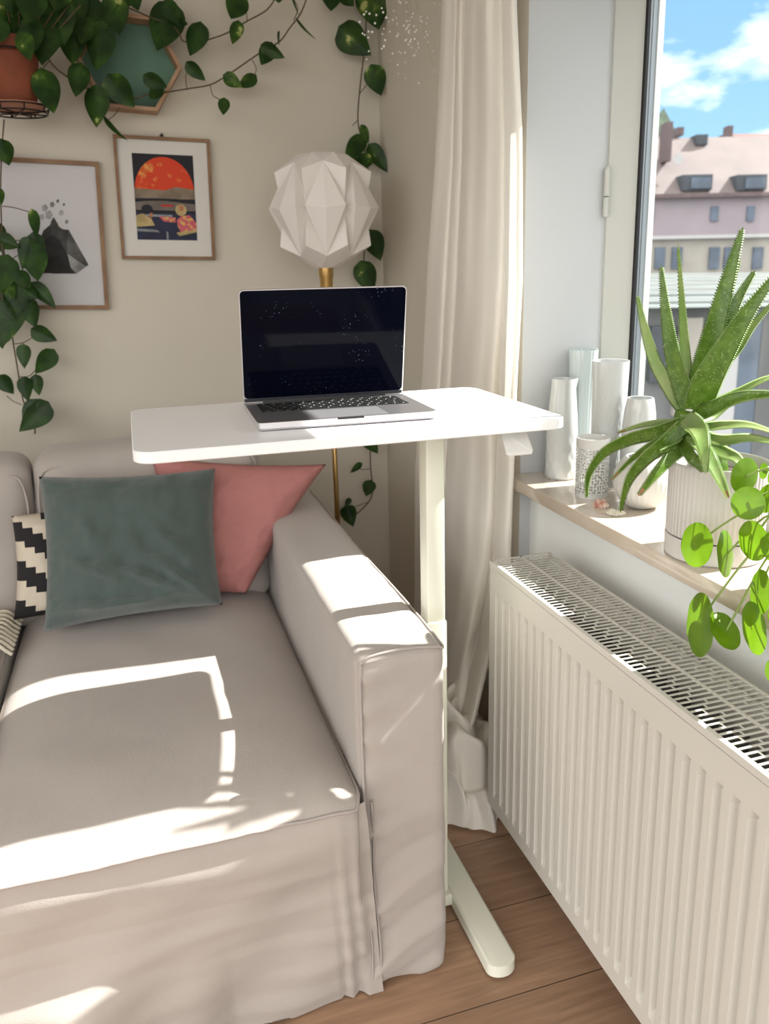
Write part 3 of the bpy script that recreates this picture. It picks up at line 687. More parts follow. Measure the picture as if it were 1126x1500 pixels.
def art2(t, T, pb, w, h):
    b = MB(); pb(b, -w, w, -h, h, YB - .012, YB - .006); mt = b.put('paper_sheet', M['paper_cool'], t)
    y = YB - .0125; b = MB()
    cxp = (T(0, 0, 0)[0]); czp = T(0, 0, 0)[2]
    def px(x, yy): p = atY(x, yy, YB); return (p.x, p.z)
    def P(pts, k, lay): b.poly([(px(*q)[0], y - .0002 * lay, px(*q)[1]) for q in pts], k)
    P([(44, 400), (56, 360), (64, 338), (78, 326), (92, 336), (101, 337), (112, 358), (130, 388), (112, 401)], 1, 1)
    P([(58, 398), (66, 352), (76, 344), (88, 352), (100, 376), (110, 400), (80, 401)], 0, 2)
    P([(98, 352), (101, 337), (130, 388), (127, 390), (99, 372)], 2, 3)
    P([(99, 372), (128, 389), (112, 401), (104, 392)], 4, 3)
    P([(75, 325), (79, 318), (86, 330), (84, 342), (72, 340)], 1, 3)
    for q in ((66, 305, 5), (77, 300, 4), (85, 295, 2.5), (94, 300, 2), (72, 315, 6), (90, 312, 4), (62, 318, 4), (98, 325, 3)): P([(q[0] + q[2] * math.cos(a), q[1] + q[2] * 1.2 * math.sin(a)) for a in (0, 1.2, 2.4, 3.6, 5)], 4 if q[2] > 2.8 else 2, 2)
    b.put('art_print', None, mt, mats=PY, loc=(cxp, YB, czp))
picture('framed_picture', 'large oak-framed white print of a grey shattered pyramid behind the hanging vine', -.530, -.0505, 1.224, 1.674, .013, math.radians(-2.0), art2)

# hexagonal wooden wall shelf
hx = thing('hexagon_shelf', 'hexagonal light wood wall shelf with sea green back behind vine leaves', 'shelf', (.075, YB, 1.945))
HC = Vector((.075, 0, 1.944)); HRx = .152; rot = math.radians(-3)
def hexp(R, y): return [Vector((HC.x + R * math.cos(PI / 3 * k + rot), y, HC.z + R * math.sin(PI / 3 * k + rot))) for k in range(6)]
b = MB(); vs = hexp(HRx, YB - .075) + hexp(HRx - .012, YB - .075) + hexp(HRx, YB - .001) + hexp(HRx - .012, YB - .001)
fs = []
for k in range(6):
    j = (k + 1) % 6; fs += [(k, j, 6 + j, 6 + k), (k, 12 + k, 12 + j, j), (6 + k, 6 + j, 18 + j, 18 + k), (12 + k, 18 + k, 18 + j, 12 + j)]
b.add(vs, fs); b.put('hexagon_frame', M['hexwood'], hx)
b = MB(); vs = hexp(HRx - .012, YB - .012) + hexp(HRx - .012, YB - .002); b.add(vs, [tuple(range(6)), tuple(range(11, 5, -1))]); b.put('back_panel', M['hex_green'], hx)

# ------------------------------------------------------------------ floor lamp
LXp, LYp = .600, 2.55
lamp = thing('floor_lamp', 'floor lamp with faceted white paper globe shade on a brass stem', 'lamp', (LXp, LYp, 0))
b = MB(); b.lathe([(0, 0), (.13, 0), (.13, .012), (.02, .022), (.009, .03), (0, .03)], (LXp, LYp, 0), 40); autosmooth(b.put('lamp_base', M['brass'], lamp))
b = MB(); b.tube([(LXp + .004, LYp, .02), (LXp - .002, LYp, 1.27)], .0085, 14); b.put('pole', M['brass'], lamp, smooth=True)
b = MB(); b.lathe([(0, 1.20), (.016, 1.20), (.018, 1.21), (.020, 1.30), (.0225, 1.305), (.0225, 1.335), (0, 1.335)], (LXp - .004, LYp, 0), 28); autosmooth(b.put('lamp_socket', M['brass'], lamp))
b = MB(); NG = 7; SC = Vector((LXp - .002, LYp, 1.500)); a0 = math.atan2(-LYp, -LXp) + .03
def pol(a, r, z): return SC + Vector((r * math.cos(a), r * math.sin(a), z))
da = 2 * PI / NG; vs = []; fs = []
for k in range(NG):
    a = a0 + da * k; o = len(vs)
    vs += [pol(a, .108, .132), pol(a - da * .40, .168, .006), pol(a + da * .40, .168, .006), pol(a, .170, -.002), pol(a, .098, -.134),   # 0 top apex,1 left,2 right,3 centre,4 bottom apex
           pol(a + da * .5, .128, -.0), pol(a + da * .5, .148, .108), pol(a + da * .5, .142, -.104),                                 # 5 valley, 6 upper ridge, 7 lower ridge
           pol(a, .050, .162), pol(a, .026, -.168), pol(a + da * .5, .075, .160), pol(a + da * .5, .034, -.168)]                       # 8,9,10,11
for k in range(NG):
    o = 12 * k; q = 12 * ((k + 1) % NG)
    fs += [(o, o + 1, o + 3), (o, o + 3, o + 2), (o + 4, o + 3, o + 1), (o + 4, o + 2, o + 3)]
    fs += [(o + 0, o + 2, o + 5, o + 6), (o + 5, q + 1, q + 0, o + 6), (o + 4, o + 7, o + 5, o + 2), (o + 5, o + 7, q + 4, q + 1)]
    fs += [(o + 0, o + 6, o + 10, o + 8), (q + 0, q + 8, o + 10, o + 6), (o + 4, o + 9, o + 11, o + 7), (o + 11, q + 9, q + 4, o + 7)]
tri = []
for f in fs: tri += [f] if len(f) == 3 else [(f[0], f[1], f[2]), (f[0], f[2], f[3])]
b.add(vs, tri); b.put('lamp_shade', M['shade'], lamp)

# ------------------------------------------------------------------ curtain
cur = thing('curtain', 'long off-white linen curtain gathered beside the window, pooling on the floor', 'curtain', (.8, 1.9, 0))
def lerp(a, b_, t): return a + (b_ - a) * t
def interp(tab, z):
    if z <= tab[0][0]: return tab[0][1]
    for (z0, a), (z1, b_) in zip(tab, tab[1:]):
        if z <= z1:
            t = (z - z0) / (z1 - z0); t = t * t * (3 - 2 * t) if False else t; return a + (b_ - a) * t
    return tab[-1][1]
# plan curve at height z: near edge ratio, far edge ratio (x over y)
near_r = [(0, .405), (.15, .425), (.30, .447), (.42, .468), (.6, .488), (.9, .4915), (1.07, .4935), (1.3, .4990), (1.6, .4945), (1.85, .4842), (2.5, .475)]
far_r = [(0, .335), (.35, .342), (.7, .345), (1.07, .3585), (1.35, .3660), (1.6, .3765), (1.9, .385), (2.5, .40)]
def cur_fn(u, v):
    z = .01 + (2.575 - .01) * v
    nr, fr_ = interp(near_r, z), interp(far_r, z)
    y = lerp(1.63, 2.25, u ** .9)
    r = lerp(nr, fr_, u)
    x = r * y
    # folds in x (towards / away from the wall)
    base = lerp(.805, .800, u) if z > .6 else lerp(lerp(.66, .805, z / .6), lerp(.72, .80, z / .6), u)
    bul = 0
    for (a, c_, h) in ((0, .20, .020), (.20, .70, .034), (.70, .80, .016), (.80, 1.0, .022)):
        if a <= u <= c_: bul = h * math.sin(PI * (u - a) / (c_ - a)) ** .7
    x_t = base + .030 - bul * (.7 + .3 * math.sin(z * 2 + 1)) + .0018 * math.sin(u * 34 + z * 1.5) + .006 * nz((u * 5, z * 3.5, 2), 1.0, 6) + .008 * nz((u * 3, z * 1.6, 0), 1.4, 4)
    x_t += .008 * nz((u * 8, z * 5, 0), 1.0, 8) * (1.0 if z < 1.0 else .4)
    if z < .55: x_t += .02 * math.sin(z * 19 + u * 6) * (1 - z / .55)
    y = x_t / r
    return Vector((min(x_t, .868), y, z))
b = MB(); b.grid(cur_fn, 150, 130)
b.put('drape', M['curtain'], cur, smooth=True)
# gathered hem lying on the floor in front of the radiator end
def pool_fn(u, v):
    # a heap of cloth: steep front slope, ridges wandering across it, edges tucked to the floor
    x = .605 + .225 * u; y = 1.575 + .28 * v
    y += .022 * math.sin(u * 9 + 1) * (1 - v) + .010 * math.sin(u * 23) * (1 - v)
    up = 1 - max(0, 1 - v / .62) ** 2.2
    ex = min(1, u / .14) * min(1, (1 - u) / .05); ex = ex ** .5
    h = .215 * up * (.55 + .45 * math.sin(PI * min(1, u * .8 + .25)))
    w = u * 7 + 2.4 * nz((u * 2, v * 2, 0), 1.6, 21)
    rd = abs(math.sin(w + v * 3.2)) ; rd2 = abs(math.sin(u * 4 - v * 9 + 3 * nz((u, v, 1), 3, 5)))
    h += (.060 * (rd - .5) + .045 * (rd2 - .5)) * min(1, v * 6) 
    dy = -.034 * rd * math.sin(PI * min(1, v * 1.4)) - .014 * rd2
    return Vector((x + .012 * math.sin(v * 11 + u * 5), y + dy, max(.004, h * ex) + .004))
b = MB(); b.grid(pool_fn, 70, 90); b.put('pooled_hem', M['curtain'], cur, smooth=True)

# ------------------------------------------------------------------ objects on the sill
ZS = .83
def obj_lathe(name, label, cat, prof, cx, cy, m, n=64, mod=None, group=None, uv=False, z=ZS):
    b = MB(); b.lathe(prof, (cx, cy, z), n, mod=mod)
    o = b.put(name, m, None, smooth=True, uv=uv, loc=(cx, cy, z)); autosmooth(o, 50); return tag(o, label, cat, group)
def cyl_prof(pts, th=.003):
    out = [(0, 0)] + pts; t = pts[-1]
    inner = [(max(.001, r - th), z) for r, z in reversed(pts)]; inner[0] = (t[0] - th, t[1] - .0003)
    inner[-1] = (inner[-1][0], .006); out += inner + [(0, .006)]
    return out
def emboss(th, z, r):
    if r < .01 or z > .115: return 1
    return 1 + .030 * math.sin(th * 10 + (PI if int(z / .022) % 2 else 0)) * math.sin(PI * (z % .022) / .022) * (1 - z / .115) ** .4
prf = cyl_prof([(.0345, 0), (.0375, .004)] + [(.0375 - .0010 * (z / .12), z) for z in [.008 + .0035 * k for k in range(32)]] + [(.0345, .150), (.0315, .185), (.0285, .215), (.0275, .238)])
obj_lathe('carafe', 'white porcelain carafe with small spout and embossed base, leftmost on the sill', 'carafe', prf, .953, 1.688, M['porcelain'], 80, lambda th, z, r: emboss(th, z, r) + (.22 * math.exp(-((((th + .55 + PI) % (2 * PI)) - PI) / .22) ** 2) * max(0, (z - .215) / .023) if z > .215 else 0))
prf = cyl_prof([(.025, 0), (.026, .004)] + [(.026 + .0075 * (k / 20) ** 1.3, .01 + .0145 * k) for k in range(21)])
obj_lathe('vase', 'tall narrow pale grey flared vase at the back, behind the carafe', 'vase', prf, 1.017, 1.712, M['frosted'], 96, lambda th, z, r: 1 + .022 * math.cos(th * 24))
prf = cyl_prof([(.033, 0), (.035, .004)] + [(.035 + .0055 * (k / 56), .008 + .005 * k) for k in range(57)])
def relief(th, z, r):
    if z < .04 or z > .22 or abs(((th + 2.15 + PI) % (2 * PI)) - PI) > .75: return 1
    return 1 + .030 * (math.cos(th * 22 + (0 if int(z / .02) % 2 else PI)) * math.cos(z * 2 * PI / .02))
obj_lathe('vase', 'wide tall white cylinder vase with lacy relief pattern on its side', 'vase', prf, 1.003, 1.572, M['porcelain'], 128, relief)
prf = cyl_prof([(.030, 0), (.0345, .006), (.037, .05), (.0375, .10), (.036, .15), (.033, .185), (.030, .203), (.0285, .211), (.0275, .214)])
obj_lathe('vase', 'plain rounded white tapered vase behind the globe vase', 'vase', prf, 1.033, 1.497, M['porcelain'], 64)
b = MB(); b.lathe([(.0355, 0), (.036, .131), (.0352, .1315), (.0335, .131), (.0335, .003), (.0, .003)], (.935, 1.520, ZS), 96)
o = b.put('candle_holder', M['perf'], None, smooth=True, uv=True, loc=(.935, 1.520, ZS)); autosmooth(o, 50); tag(o, 'white porcelain tealight holder pierced with small holes in front of the tall vases', 'candle holder')
prf = []
for k in range(30):
    a = -PI / 2 + .45 + (PI - .45 - .62) * k / 29; prf.append((.060 * math.cos(a) , .0575 + .0625 * math.sin(a)))
prf = [(0, .001), (.022, .0008)] + prf
prf += [(prf[-1][0] - .0035, prf[-1][1] - .001), (.050, .08), (.052, .05), (.03, .012), (0, .008)]
def globe(th, z, r):
    if z > .060 and r > .03: return 1 - .012 * (math.cos(th * 36) > .55) * (math.cos(z * 2 * PI / .0065) > -.2)
    return 1 + .009 * math.cos(th * 30)
obj_lathe('vase', 'round white globe vase, dimpled above and ribbed below, beside the aloe pot', 'vase', prf, .985, 1.405, M['porcelain_matt'], 220, globe)
# shells
def shell(name, label, c, r, m, h, ridge, rot_):
    b = MB()
    def fn(u, v):
        a = -PI * .62 + PI * 1.24 * u; rr = r * v * (1 + .03 * math.cos(ridge * a * 2) * v); z = h * math.sin(PI * min(1, (1 - v) * .75 + .0)) * 1.0 + .0012 * math.cos(a * ridge * 2) * v
        x = rr * math.cos(a) - r * .35; y = rr * math.sin(a) * .85
        return Vector((c[0] + x * math.cos(rot_) - y * math.sin(rot_), c[1] + x * math.sin(rot_) + y * math.cos(rot_), ZS + .0015 + max(0, z)))
    b.grid(fn, 90, 18); b.grid(lambda u, v: fn(u, v) + Vector((0, 0, -.0012)), 90, 18)
    o = b.put(name, m, None, smooth=True, loc=(c[0], c[1], ZS)); return tag(o, label, 'seashell')
shell('seashell', 'small reddish striped seashell at the sill edge', (.905, 1.432), .020, M['shell_red'], .014, 10, -2.2)
shell('seashell', 'flat pale scallop seashell beside the reddish shell', (.903, 1.375), .023, M['shell_white'], .007, 11, -2.4)

# ------------------------------------------------------------------ aloe
PX, PYc = .933, 1.115
alo = thing('potted_aloe', 'large aloe vera with spiny arching leaves in a white ribbed pot', 'plant', (PX, PYc, ZS))
b = MB(); prof = [(0, .004), (.070, .004), (.0795, .006), (.0815, .012), (.0815, .036), (.0805, .038), (.076, .039), (.074, .012), (0, .01)]
b.lathe([(0, .0), (.078, 0), (.0812, .003), (.0817, .036), (.0805, .038), (.0765, .038), (.075, .010), (0, .008)], (PX, PYc, ZS), 96); autosmooth(b.put('pot_saucer', M['pot_white'], alo), 45)
b = MB(); b.lathe([(0, .040), (.0765, .039), (.0808, .041), (.0822, .160), (.0818, .165), (.0795, .167), (.0765, .165), (.0755, .135), (0, .135)], (PX, PYc, ZS), 360,
        mod=lambda th, z, r: 1 - (.016 * (.5 - .5 * math.cos(th * 60)) if r > .079 and z < .164 else 0)); autosmooth(b.put('ribbed_pot', M['pot_white'], alo), 60)
b = MB(); b.lathe([(.0752, .140), (.04, .146), (0, .150)], (PX, PYc, ZS), 40); b.put('soil', M['soil'], alo, smooth=True)
STEM = atY(1006, 606, 1.150)
b = MB(); b.tube(smoothpath([(PX - .005, PYc, ZS + .14), (PX - .015, PYc + .012, ZS + .19), STEM + Vector((0, 0, -.02)), STEM + Vector((0, 0, .004))], 6), [.021] * 12 + [.019] * 6 + [.008], 16); b.put('aloe_stem', M['aloe'], alo, smooth=True)
def aloe_leaf(path, wid, ang=0, thick=.38, m='aloe', spikes=True, tip=False, w0=.8):
    P_ = smoothpath(path, 10); N = len(P_); vs = []; fs = []; K = 12; edges = [[], []]
    for i, p in enumerate(P_):
        t = i / (N - 1); tg = (P_[min(i + 1, N - 1)] - P_[max(i - 1, 0)]).normalized(); vd = (p - CAM).normalized()
        sd = tg.cross(vd).normalized(); nn_ = sd.cross(tg).normalized()
        s2 = sd * math.cos(ang) + nn_ * math.sin(ang); n2 = -sd * math.sin(ang) + nn_ * math.cos(ang)
        w = wid * (w0 + (1 - w0) * math.sin(min(1, t * 3.2) * PI / 2)) * (1 - t ** 2.0) ** .85 * (1 - .28 * t) + .0004
        for k in range(K):
            a = 2 * PI * k / K; x = math.cos(a); y = math.sin(a)
            off = (y * thick if y > 0 else y * thick * .15) + .22 * x * x * -1.0
            vs.append(p + s2 * (x * w) + n2 * (off * w))
        edges[0].append((p + s2 * w - n2 * .22 * w, s2, tg)); edges[1].append((p - s2 * w - n2 * .22 * w, -s2, tg))
    for i in range(N - 1):
        for k in range(K): fs.append((i * K + k, i * K + (k + 1) % K, (i + 1) * K + (k + 1) % K, (i + 1) * K + k))
    b = MB(); nf = len(fs); b.add(vs, fs)
    if tip:
        for i in range(len(b.m)):
            if (i // K) > (N - 1) * .84: b.m[i] = 1
    if spikes:
        for ed in edges:
            for i in range(3, N - 2):
                for h in (0, .5):
                    p = ed[i][0].lerp(ed[i + 1][0], h); s = ed[i][1]; tg = ed[i][2]; L = .0034
                    b.add([p - tg * .0018, p + tg * .0018, p + s * L + tg * .0016, p + (s.cross(tg)) * .0008], [(0, 1, 2), (0, 2, 3), (1, 3, 2)], 2)
    b.put('aloe_leaf', None, alo, smooth=True, mats=[M[m], M['aloe_tip'], M['aloe_pale']])
S0 = STEM + Vector((0, 0, .012))
def L(pts, **k): aloe_leaf([atY(*p) for p in pts], **k)
L([(1004, 600, 1.17), (985, 572, 1.19), (960, 530, 1.22), (944, 480, 1.245), (933, 432, 1.26)], wid=.0150, ang=.5, m='aloe_pale')
L([(1008, 598, 1.16), (996, 560, 1.17), (983, 510, 1.18), (974, 450, 1.19), (968, 388, 1.20)], wid=.0155, ang=.15)
L([(1010, 570, 1.19), (1005, 520, 1.20), (1000, 450, 1.21), (993, 356, 1.22)], wid=.0155, ang=.9, m='aloe_pale')
L([(1018, 598, 1.17), (1030, 545, 1.165), (1046, 480, 1.16), (1068, 400, 1.155), (1088, 332, 1.15)], wid=.0235, ang=-.15, m='aloe')
L([(1028, 580, 1.19), (1044, 520, 1.19), (1064, 450, 1.18), (1084, 378, 1.175)], wid=.0125, ang=.7, m='aloe_pale')
L([(1036, 560, 1.17), (1056, 500, 1.16), (1080, 440, 1.15), (1106, 396, 1.14)], wid=.0135, ang=.2, m='aloe')
L([(1020, 600, 1.14), (1034, 560, 1.12), (1062, 510, 1.10), (1098, 452, 1.08), (1150, 385, 1.06)], wid=.0250, ang=-.2, m='aloe')
L([(1050, 545, 1.12), (1080, 510, 1.11), (1104, 475, 1.10), (1145, 430, 1.09)], wid=.0105, ang=.6, m='aloe_pale')
L([(1016, 606, 1.16), (1044, 594, 1.14), (1084, 574, 1.12), (1120, 556, 1.10), (1160, 545, 1.08)], wid=.0125, ang=.9, m='aloe_pale')
L([(1014, 612, 1.15), (1040, 600, 1.11), (1076, 584, 1.07), (1116, 578, 1.04), (1170, 580, 1.0)], wid=.0120, ang=.3, m='aloe')
L([(1018, 612, 1.18), (1040, 606, 1.2), (1064, 590, 1.2), (1090, 570, 1.2)], wid=.015, ang=.4, m='aloe_pale')
# lower drooping leaves
L([(1004, 626, 1.15), (975, 618, 1.17), (940, 622, 1.19), (903, 634, 1.21)], wid=.0095, ang=.9, m='aloe_pale', tip=True)
L([(1006, 616, 1.14), (965, 632, 1.17), (925, 642, 1.21), (885, 662, 1.25), (862, 695, 1.275), (859, 730, 1.285)], wid=.0135, ang=.45, m='aloe', tip=False)
L([(1004, 620, 1.13), (975, 648, 1.12), (945, 672, 1.13), (920, 705, 1.15), (908, 751, 1.17)], wid=.0135, ang=.3, m='aloe')
L([(998, 630, 1.15), (965, 645, 1.17), (930, 668, 1.2), (894, 704, 1.23)], wid=.0085, ang=.6, m='aloe', tip=True)
L([(1010, 650, 1.12), (985, 668, 1.09), (960, 695, 1.07), (934, 727, 1.06)], wid=.0125, ang=-.3, m='aloe', tip=True)
L([(1004, 612, 1.13), (1022, 628, 1.06), (1030, 655, 1.02), (1033, 694, 1.0)], wid=.0155, ang=.1, m='aloe_pale')
L([(1014, 640, 1.10), (1034, 664, 1.03), (1052, 698, 1.0), (1067, 730, .985)], wid=.0130, ang=.5, m='aloe_pale', tip=True)
L([(1024, 628, 1.13), (1060, 624, 1.08), (1100, 624, 1.04), (1150, 640, 1.0)], wid=.0115, ang=.9, m='aloe_pale')
L([(1024, 640, 1.12), (1060, 646, 1.07), (1100, 642, 1.03), (1150, 652, .99)], wid=.0115, ang=.7, m='aloe_pale')
L([(1030, 650, 1.11), (1060, 664, 1.06), (1080, 674, 1.03), (1098, 700, 1.01)], wid=.0125, ang=.6, m='aloe_pale', tip=True)
L([(1008, 640, 1.14), (1000, 650, 1.12), (985, 656, 1.10), (965, 662, 1.09)], wid=.010, ang=.4, m='aloe')
L([(1000, 640, 1.13), (1010, 665, 1.06), (1024, 680, 1.04), (1030, 690, 1.03)], wid=.010, ang=-.4, m='aloe')

# ------------------------------------------------------------------ pilea
QX, QY = .945, .905
pil = thing('potted_pilea', 'round-leaved pilea plant in a pinkish pot at the near end of the sill', 'plant', (QX, QY, ZS))
b = MB(); b.lathe([(0, 0), (.040, 0), (.044, .004), (.052, .075), (.054, .080), (.054, .095), (.051, .095), (.049, .078), (0, .078)], (QX, QY, ZS), 56); autosmooth(b.put('plant_pot', M['pot_pink'], pil))
b = MB(); b.lathe([(.049, .082), (0, .088)], (QX, QY, ZS), 30); b.put('soil', M['soil'], pil, smooth=True)
b = MB(); b.tube([(QX, QY, ZS + .08), (QX - .01, QY, ZS + .13), (QX - .015, QY + .01, ZS + .17)], [.006, .005, .004], 8); b.put('main_stem', M['twig'], pil, smooth=True)
def pilea_leaf(cx, cy, ra, rb, phi, X, sgn=1):
    c = atX(cx, cy, X); w = (c - CAM).dot(FWD); R = max(ra, rb) * w / F; r_min = min(ra, rb) * w / F; cosA = r_min / R
    vd = (c - CAM).normalized(); hr = vd.cross(UPV).normalized(); up = hr.cross(vd)
    mj = (up * math.cos(phi) + hr * math.sin(phi)); mn = mj.cross(vd).normalized()
    mn3 = mn * cosA + vd * math.sqrt(max(0, 1 - cosA * cosA)) * sgn; nn_ = mj.cross(mn3).normalized()
    b = MB(); 
    def fn(u, v):
        a = 2 * PI * u; return c + (mj * math.cos(a) + mn3 * math.sin(a)) * R * v + nn_ * (.10 * R * (1 - v * v) + .02 * R * math.cos(a * 7) * v * v * .6)
    b.grid(fn, 36, 8)
    o = b.put('pilea_leaf', M['pilea'], pil, smooth=True)
    bs = Vector((QX - .012, QY + .008, ZS + .11 + random.random() * .05)); mid = bs.lerp(c, .5) + Vector((0, 0, .035))
    b = MB(); b.tube(smoothpath([bs, mid, c + nn_ * .09 * R], 8), .0016, 6); b.put('leaf_stalk', M['stem'], pil, smooth=True)
for a in [(1020, 798, 22, 33, .06, .81, 1), (1062, 811, 11, 35, -.02, .82, -1), (1103, 792, 20, 30, -.2, .83, 1), (1095, 737, 23.5, 24.5, 0, .84, 1), (1090, 697, 18, 27, .25, .86, -1),
          (1025, 915, 19, 47, .02, .77, 1), (1062, 924, 18, 29, -.5, .78, -1), (1113, 868, 14, 34, .05, .81, 1), (1104, 920, 16, 39, -.15, .79, 1), (1132, 983, 11, 18, 0, .78, 1), (1124, 730, 14, 22, .3, .87, 1), (1118, 690, 6, 12, .1, .92, 1), (1140, 800, 24, 26, 0, .84, 1), (1150, 900, 24, 28, 0, .80, 1),
          (1150, 700, 24, 26, 0, .86, 1), (1160, 760, 22, 26, .3, .84, 1)]:
    pilea_leaf(*a)

# ------------------------------------------------------------------ pothos vines
def leaf_geom(b, P0, P1, wf=.80, tilt=0, curl=.12, mi=0):
    d = P1 - P0; Ln = d.length; d = d.normalized(); vd = ((P0 + P1) / 2 - CAM).normalized()
    s = d.cross(vd).normalized(); nn_ = s.cross(d).normalized(); s, nn_ = s * math.cos(tilt) + nn_ * math.sin(tilt), nn_ * math.cos(tilt) - s * math.sin(tilt)
    def fn(u, v):
        t = u; q = 2 * v - 1
        hw = .46 * wf * (math.sin(PI * min(1, t) ** .54)) ** .88 if 0 < t < 1 else 0
        back = .15 * q * q * math.exp(-5 * t)
        tip = max(0, t - .86) / .14
        return P0 + d * Ln * (t - back) + s * (q * hw * Ln * (1 - .3 * tip)) - nn_ * Ln * (.14 * abs(q) ** 1.3 * hw * 2 * -1 + curl * (t * t)) * 1.0
    b.grid(fn, 14, 8, mi)
def leafpx(b, x0, y0, x1, y1, Y, wf=.80, tilt=None, dy=None):
    tilt = random.uniform(-.45, .45) if tilt is None else tilt; dy = random.uniform(-.03, .0) if dy is None else dy
    leaf_geom(b, atY(x0, y0, Y), atY(x1, y1, Y + dy), wf, tilt)
def stempx(b, pts, Y, r=.0022):
    b.tube(smoothpath([atY(x, y, Y + (0 if len(q) == 0 else q[0])) for (x, y, *q) in pts], 6), r, 6)

POTY = 2.72
hold = thing('wire_pot_holder', 'black wire wall bracket ring carrying the terracotta pot and saucer', 'plant holder', tuple(atY(25, 160, POTY)))
pc = atY(24, 140, POTY); pr = .075
b = MB()
def ring(z, r, th=.0022): b.tube([(pc.x + r * math.cos(2 * PI * k / 36), pc.y + r * math.sin(2 * PI * k / 36), z) for k in range(37)], th, 6, cap=False)
z1_ = atY(24, 157, POTY).z; z0_ = atY(24, 166, POTY).z; zr_ = atY(24, 80, POTY).z
ring(z1_, .084); ring(z0_, .078); ring(zr_, .085, .0025)
for k in range(8):
    a = 2 * PI * k / 8 + .3; b.tube([(pc.x + .084 * math.cos(a), pc.y + .084 * math.sin(a), z1_), (pc.x + .078 * math.cos(a), pc.y + .078 * math.sin(a), z0_)], .002, 6)
    b.tube([(pc.x + .078 * math.cos(a), pc.y + .078 * math.sin(a), z0_), (pc.x, pc.y, z0_)], .002, 6)
for a in (PI / 2 - .35, PI / 2 + .35): b.tube([(pc.x + .078 * math.cos(a), pc.y + .078 * math.sin(a), z0_), (pc.x + .085 * math.cos(a), pc.y + .085 * math.sin(a), zr_), (pc.x + .04 * math.cos(a), YB - .003, zr_ + .02)], .0025, 6)
b.put('wire_frame', M['wire'], hold, smooth=True)
zs0 = z0_ + .0035
b = MB(); b.lathe([(0, 0), (.055, 0), (.077, .016), (.077, .019), (.073, .019), (.052, .006), (0, .006)], (pc.x, pc.y, zs0), 44)
o = b.put('pot_saucer', M['saucer'], None, smooth=True, loc=(pc.x, pc.y, zs0)); autosmooth(o); tag(o, 'flat terracotta saucer under the hanging pot in the wire ring', 'saucer')
pb_z = zs0 + .0065
pth = thing('potted_pothos', 'terracotta pot of trailing pothos at the top left, vines running right', 'plant', (pc.x, pc.y, pb_z))
b = MB(); hp_ = zr_ - pb_z
b.lathe([(0, 0), (.048, 0), (.051, .004), (.071, hp_ - .004), (.080, hp_ - .002), (.082, hp_ + .034), (.078, hp_ + .036), (.072, hp_ + .034), (.069, hp_ + .01), (0, hp_ + .01)], (pc.x, pc.y, pb_z), 52); autosmooth(b.put('terracotta_pot', M['terra'], pth))
b = MB(); b.lathe([(.072, hp_ + .02), (0, hp_ + .025)], (pc.x, pc.y, pb_z), 30); b.put('soil', M['soil'], pth, smooth=True)
b = MB(); VY = 2.78
stempx(b, [(45, 60, -.05), (66, 80, -.08), (80, 98, -.06), (101, 114), (129, 130), (145, 124), (161, 117), (180, 132), (197, 144), (218, 138), (243, 135), (275, 130), (308, 124), (330, 112), (348, 100), (368, 86), (385, 75), (410, 60), (425, 40), (440, 20), (450, -5)], VY)
stempx(b, [(40, 40, -.05), (90, -5, -.02), (140, -8), (185, 10), (222, 26), (250, 36), (262, 48), (268, 60), (285, 62), (305, 58), (333, 48), (360, 32), (390, 15), (404, -4)], VY)
for q in ([(274, 132), (272, 112), (278, 96)], [(308, 124), (312, 140), (328, 148)], [(368, 86), (375, 100), (372, 112)], [(362, 30), (360, 15), (354, 2)], [(430, 30), (436, 12), (427, -5)], [(62, 108), (66, 96), (72, 90)], [(158, 176), (168, 168), (175, 158)]): stempx(b, q, VY, .0013)
for i in range(7): stempx(b, [(20 + i * 8, 62, -.06), (14 + i * 14, 30, -.11), (10 + i * 18, 14 - i, -.10)], VY, .0018)
b.put('vine_stems', M['vinestem'], pth, smooth=True)
b = MB()
cl = [(25, 15, 28, 80, .9), (8, 8, 2, 62, .8), (66, 0, 63, 101, .72), (104, 44, 107, 97, .85), (118, 98, 110, 144, .75), (62, 108, 80, 170, .70), (148, 40, 142, 107, .72), (165, -5, 176, 55, .75), (110, -12, 112, 45, .75), (135, 0, 130, 52, .7), (162, 115, 197, 160, .85),
      (214, 112, 246, 130, .7), (236, 128, 216, 145, .7), (140, 132, 143, 189, .75), (157, 175, 185, 210, .45), (250, 10, 230, 78, .80), (244, 4, 263, 38, .75), (260, 30, 276, 37, .7), (292, 38, 279, 85, .75), (276, 94, 301, 120, .70), (328, 146, 327, 170, .80), (352, -6, 337, 31, .85), (348, 34, 341, 67, .70),
      (330, 112, 356, 128, .75), (372, 112, 348, 130, .65), (386, 68, 417, 86, .7), (396, 66, 382, 98, .75), (409, 48, 407, 68, .5), (437, 30, 461, 62, .25), (408, -14, 409, 7, .8), (424, -30, 433, 26, .25), (190, -20, 205, 18, .8), (185, -14, 160, 20, .8),
      (45, 30, 52, 78, .8), (85, 5, 96, 70, .75), (15, -20, 18, 25, .9), (48, -15, 40, 38, .85), (90, -25, 82, 20, .8), (0, 30, -12, 70, .8), (30, 50, 48, 92, .7), (128, 30, 118, 68, .7), (150, 10, 158, 48, .8)]
for i, (x0, y0, x1, y1, wf) in enumerate(cl): leafpx(b, x0, y0, x1, y1, VY - (.10 if x0 < 100 else .015) + random.uniform(-.02, .02) - (.04 if 24 <= i and x0 < 60 else 0), wf, random.uniform(-.3, .3) if wf > .5 else 1.1)
b.put('pothos_foliage', M['pothos'], pth, smooth=True)['kind'] = 'stuff'

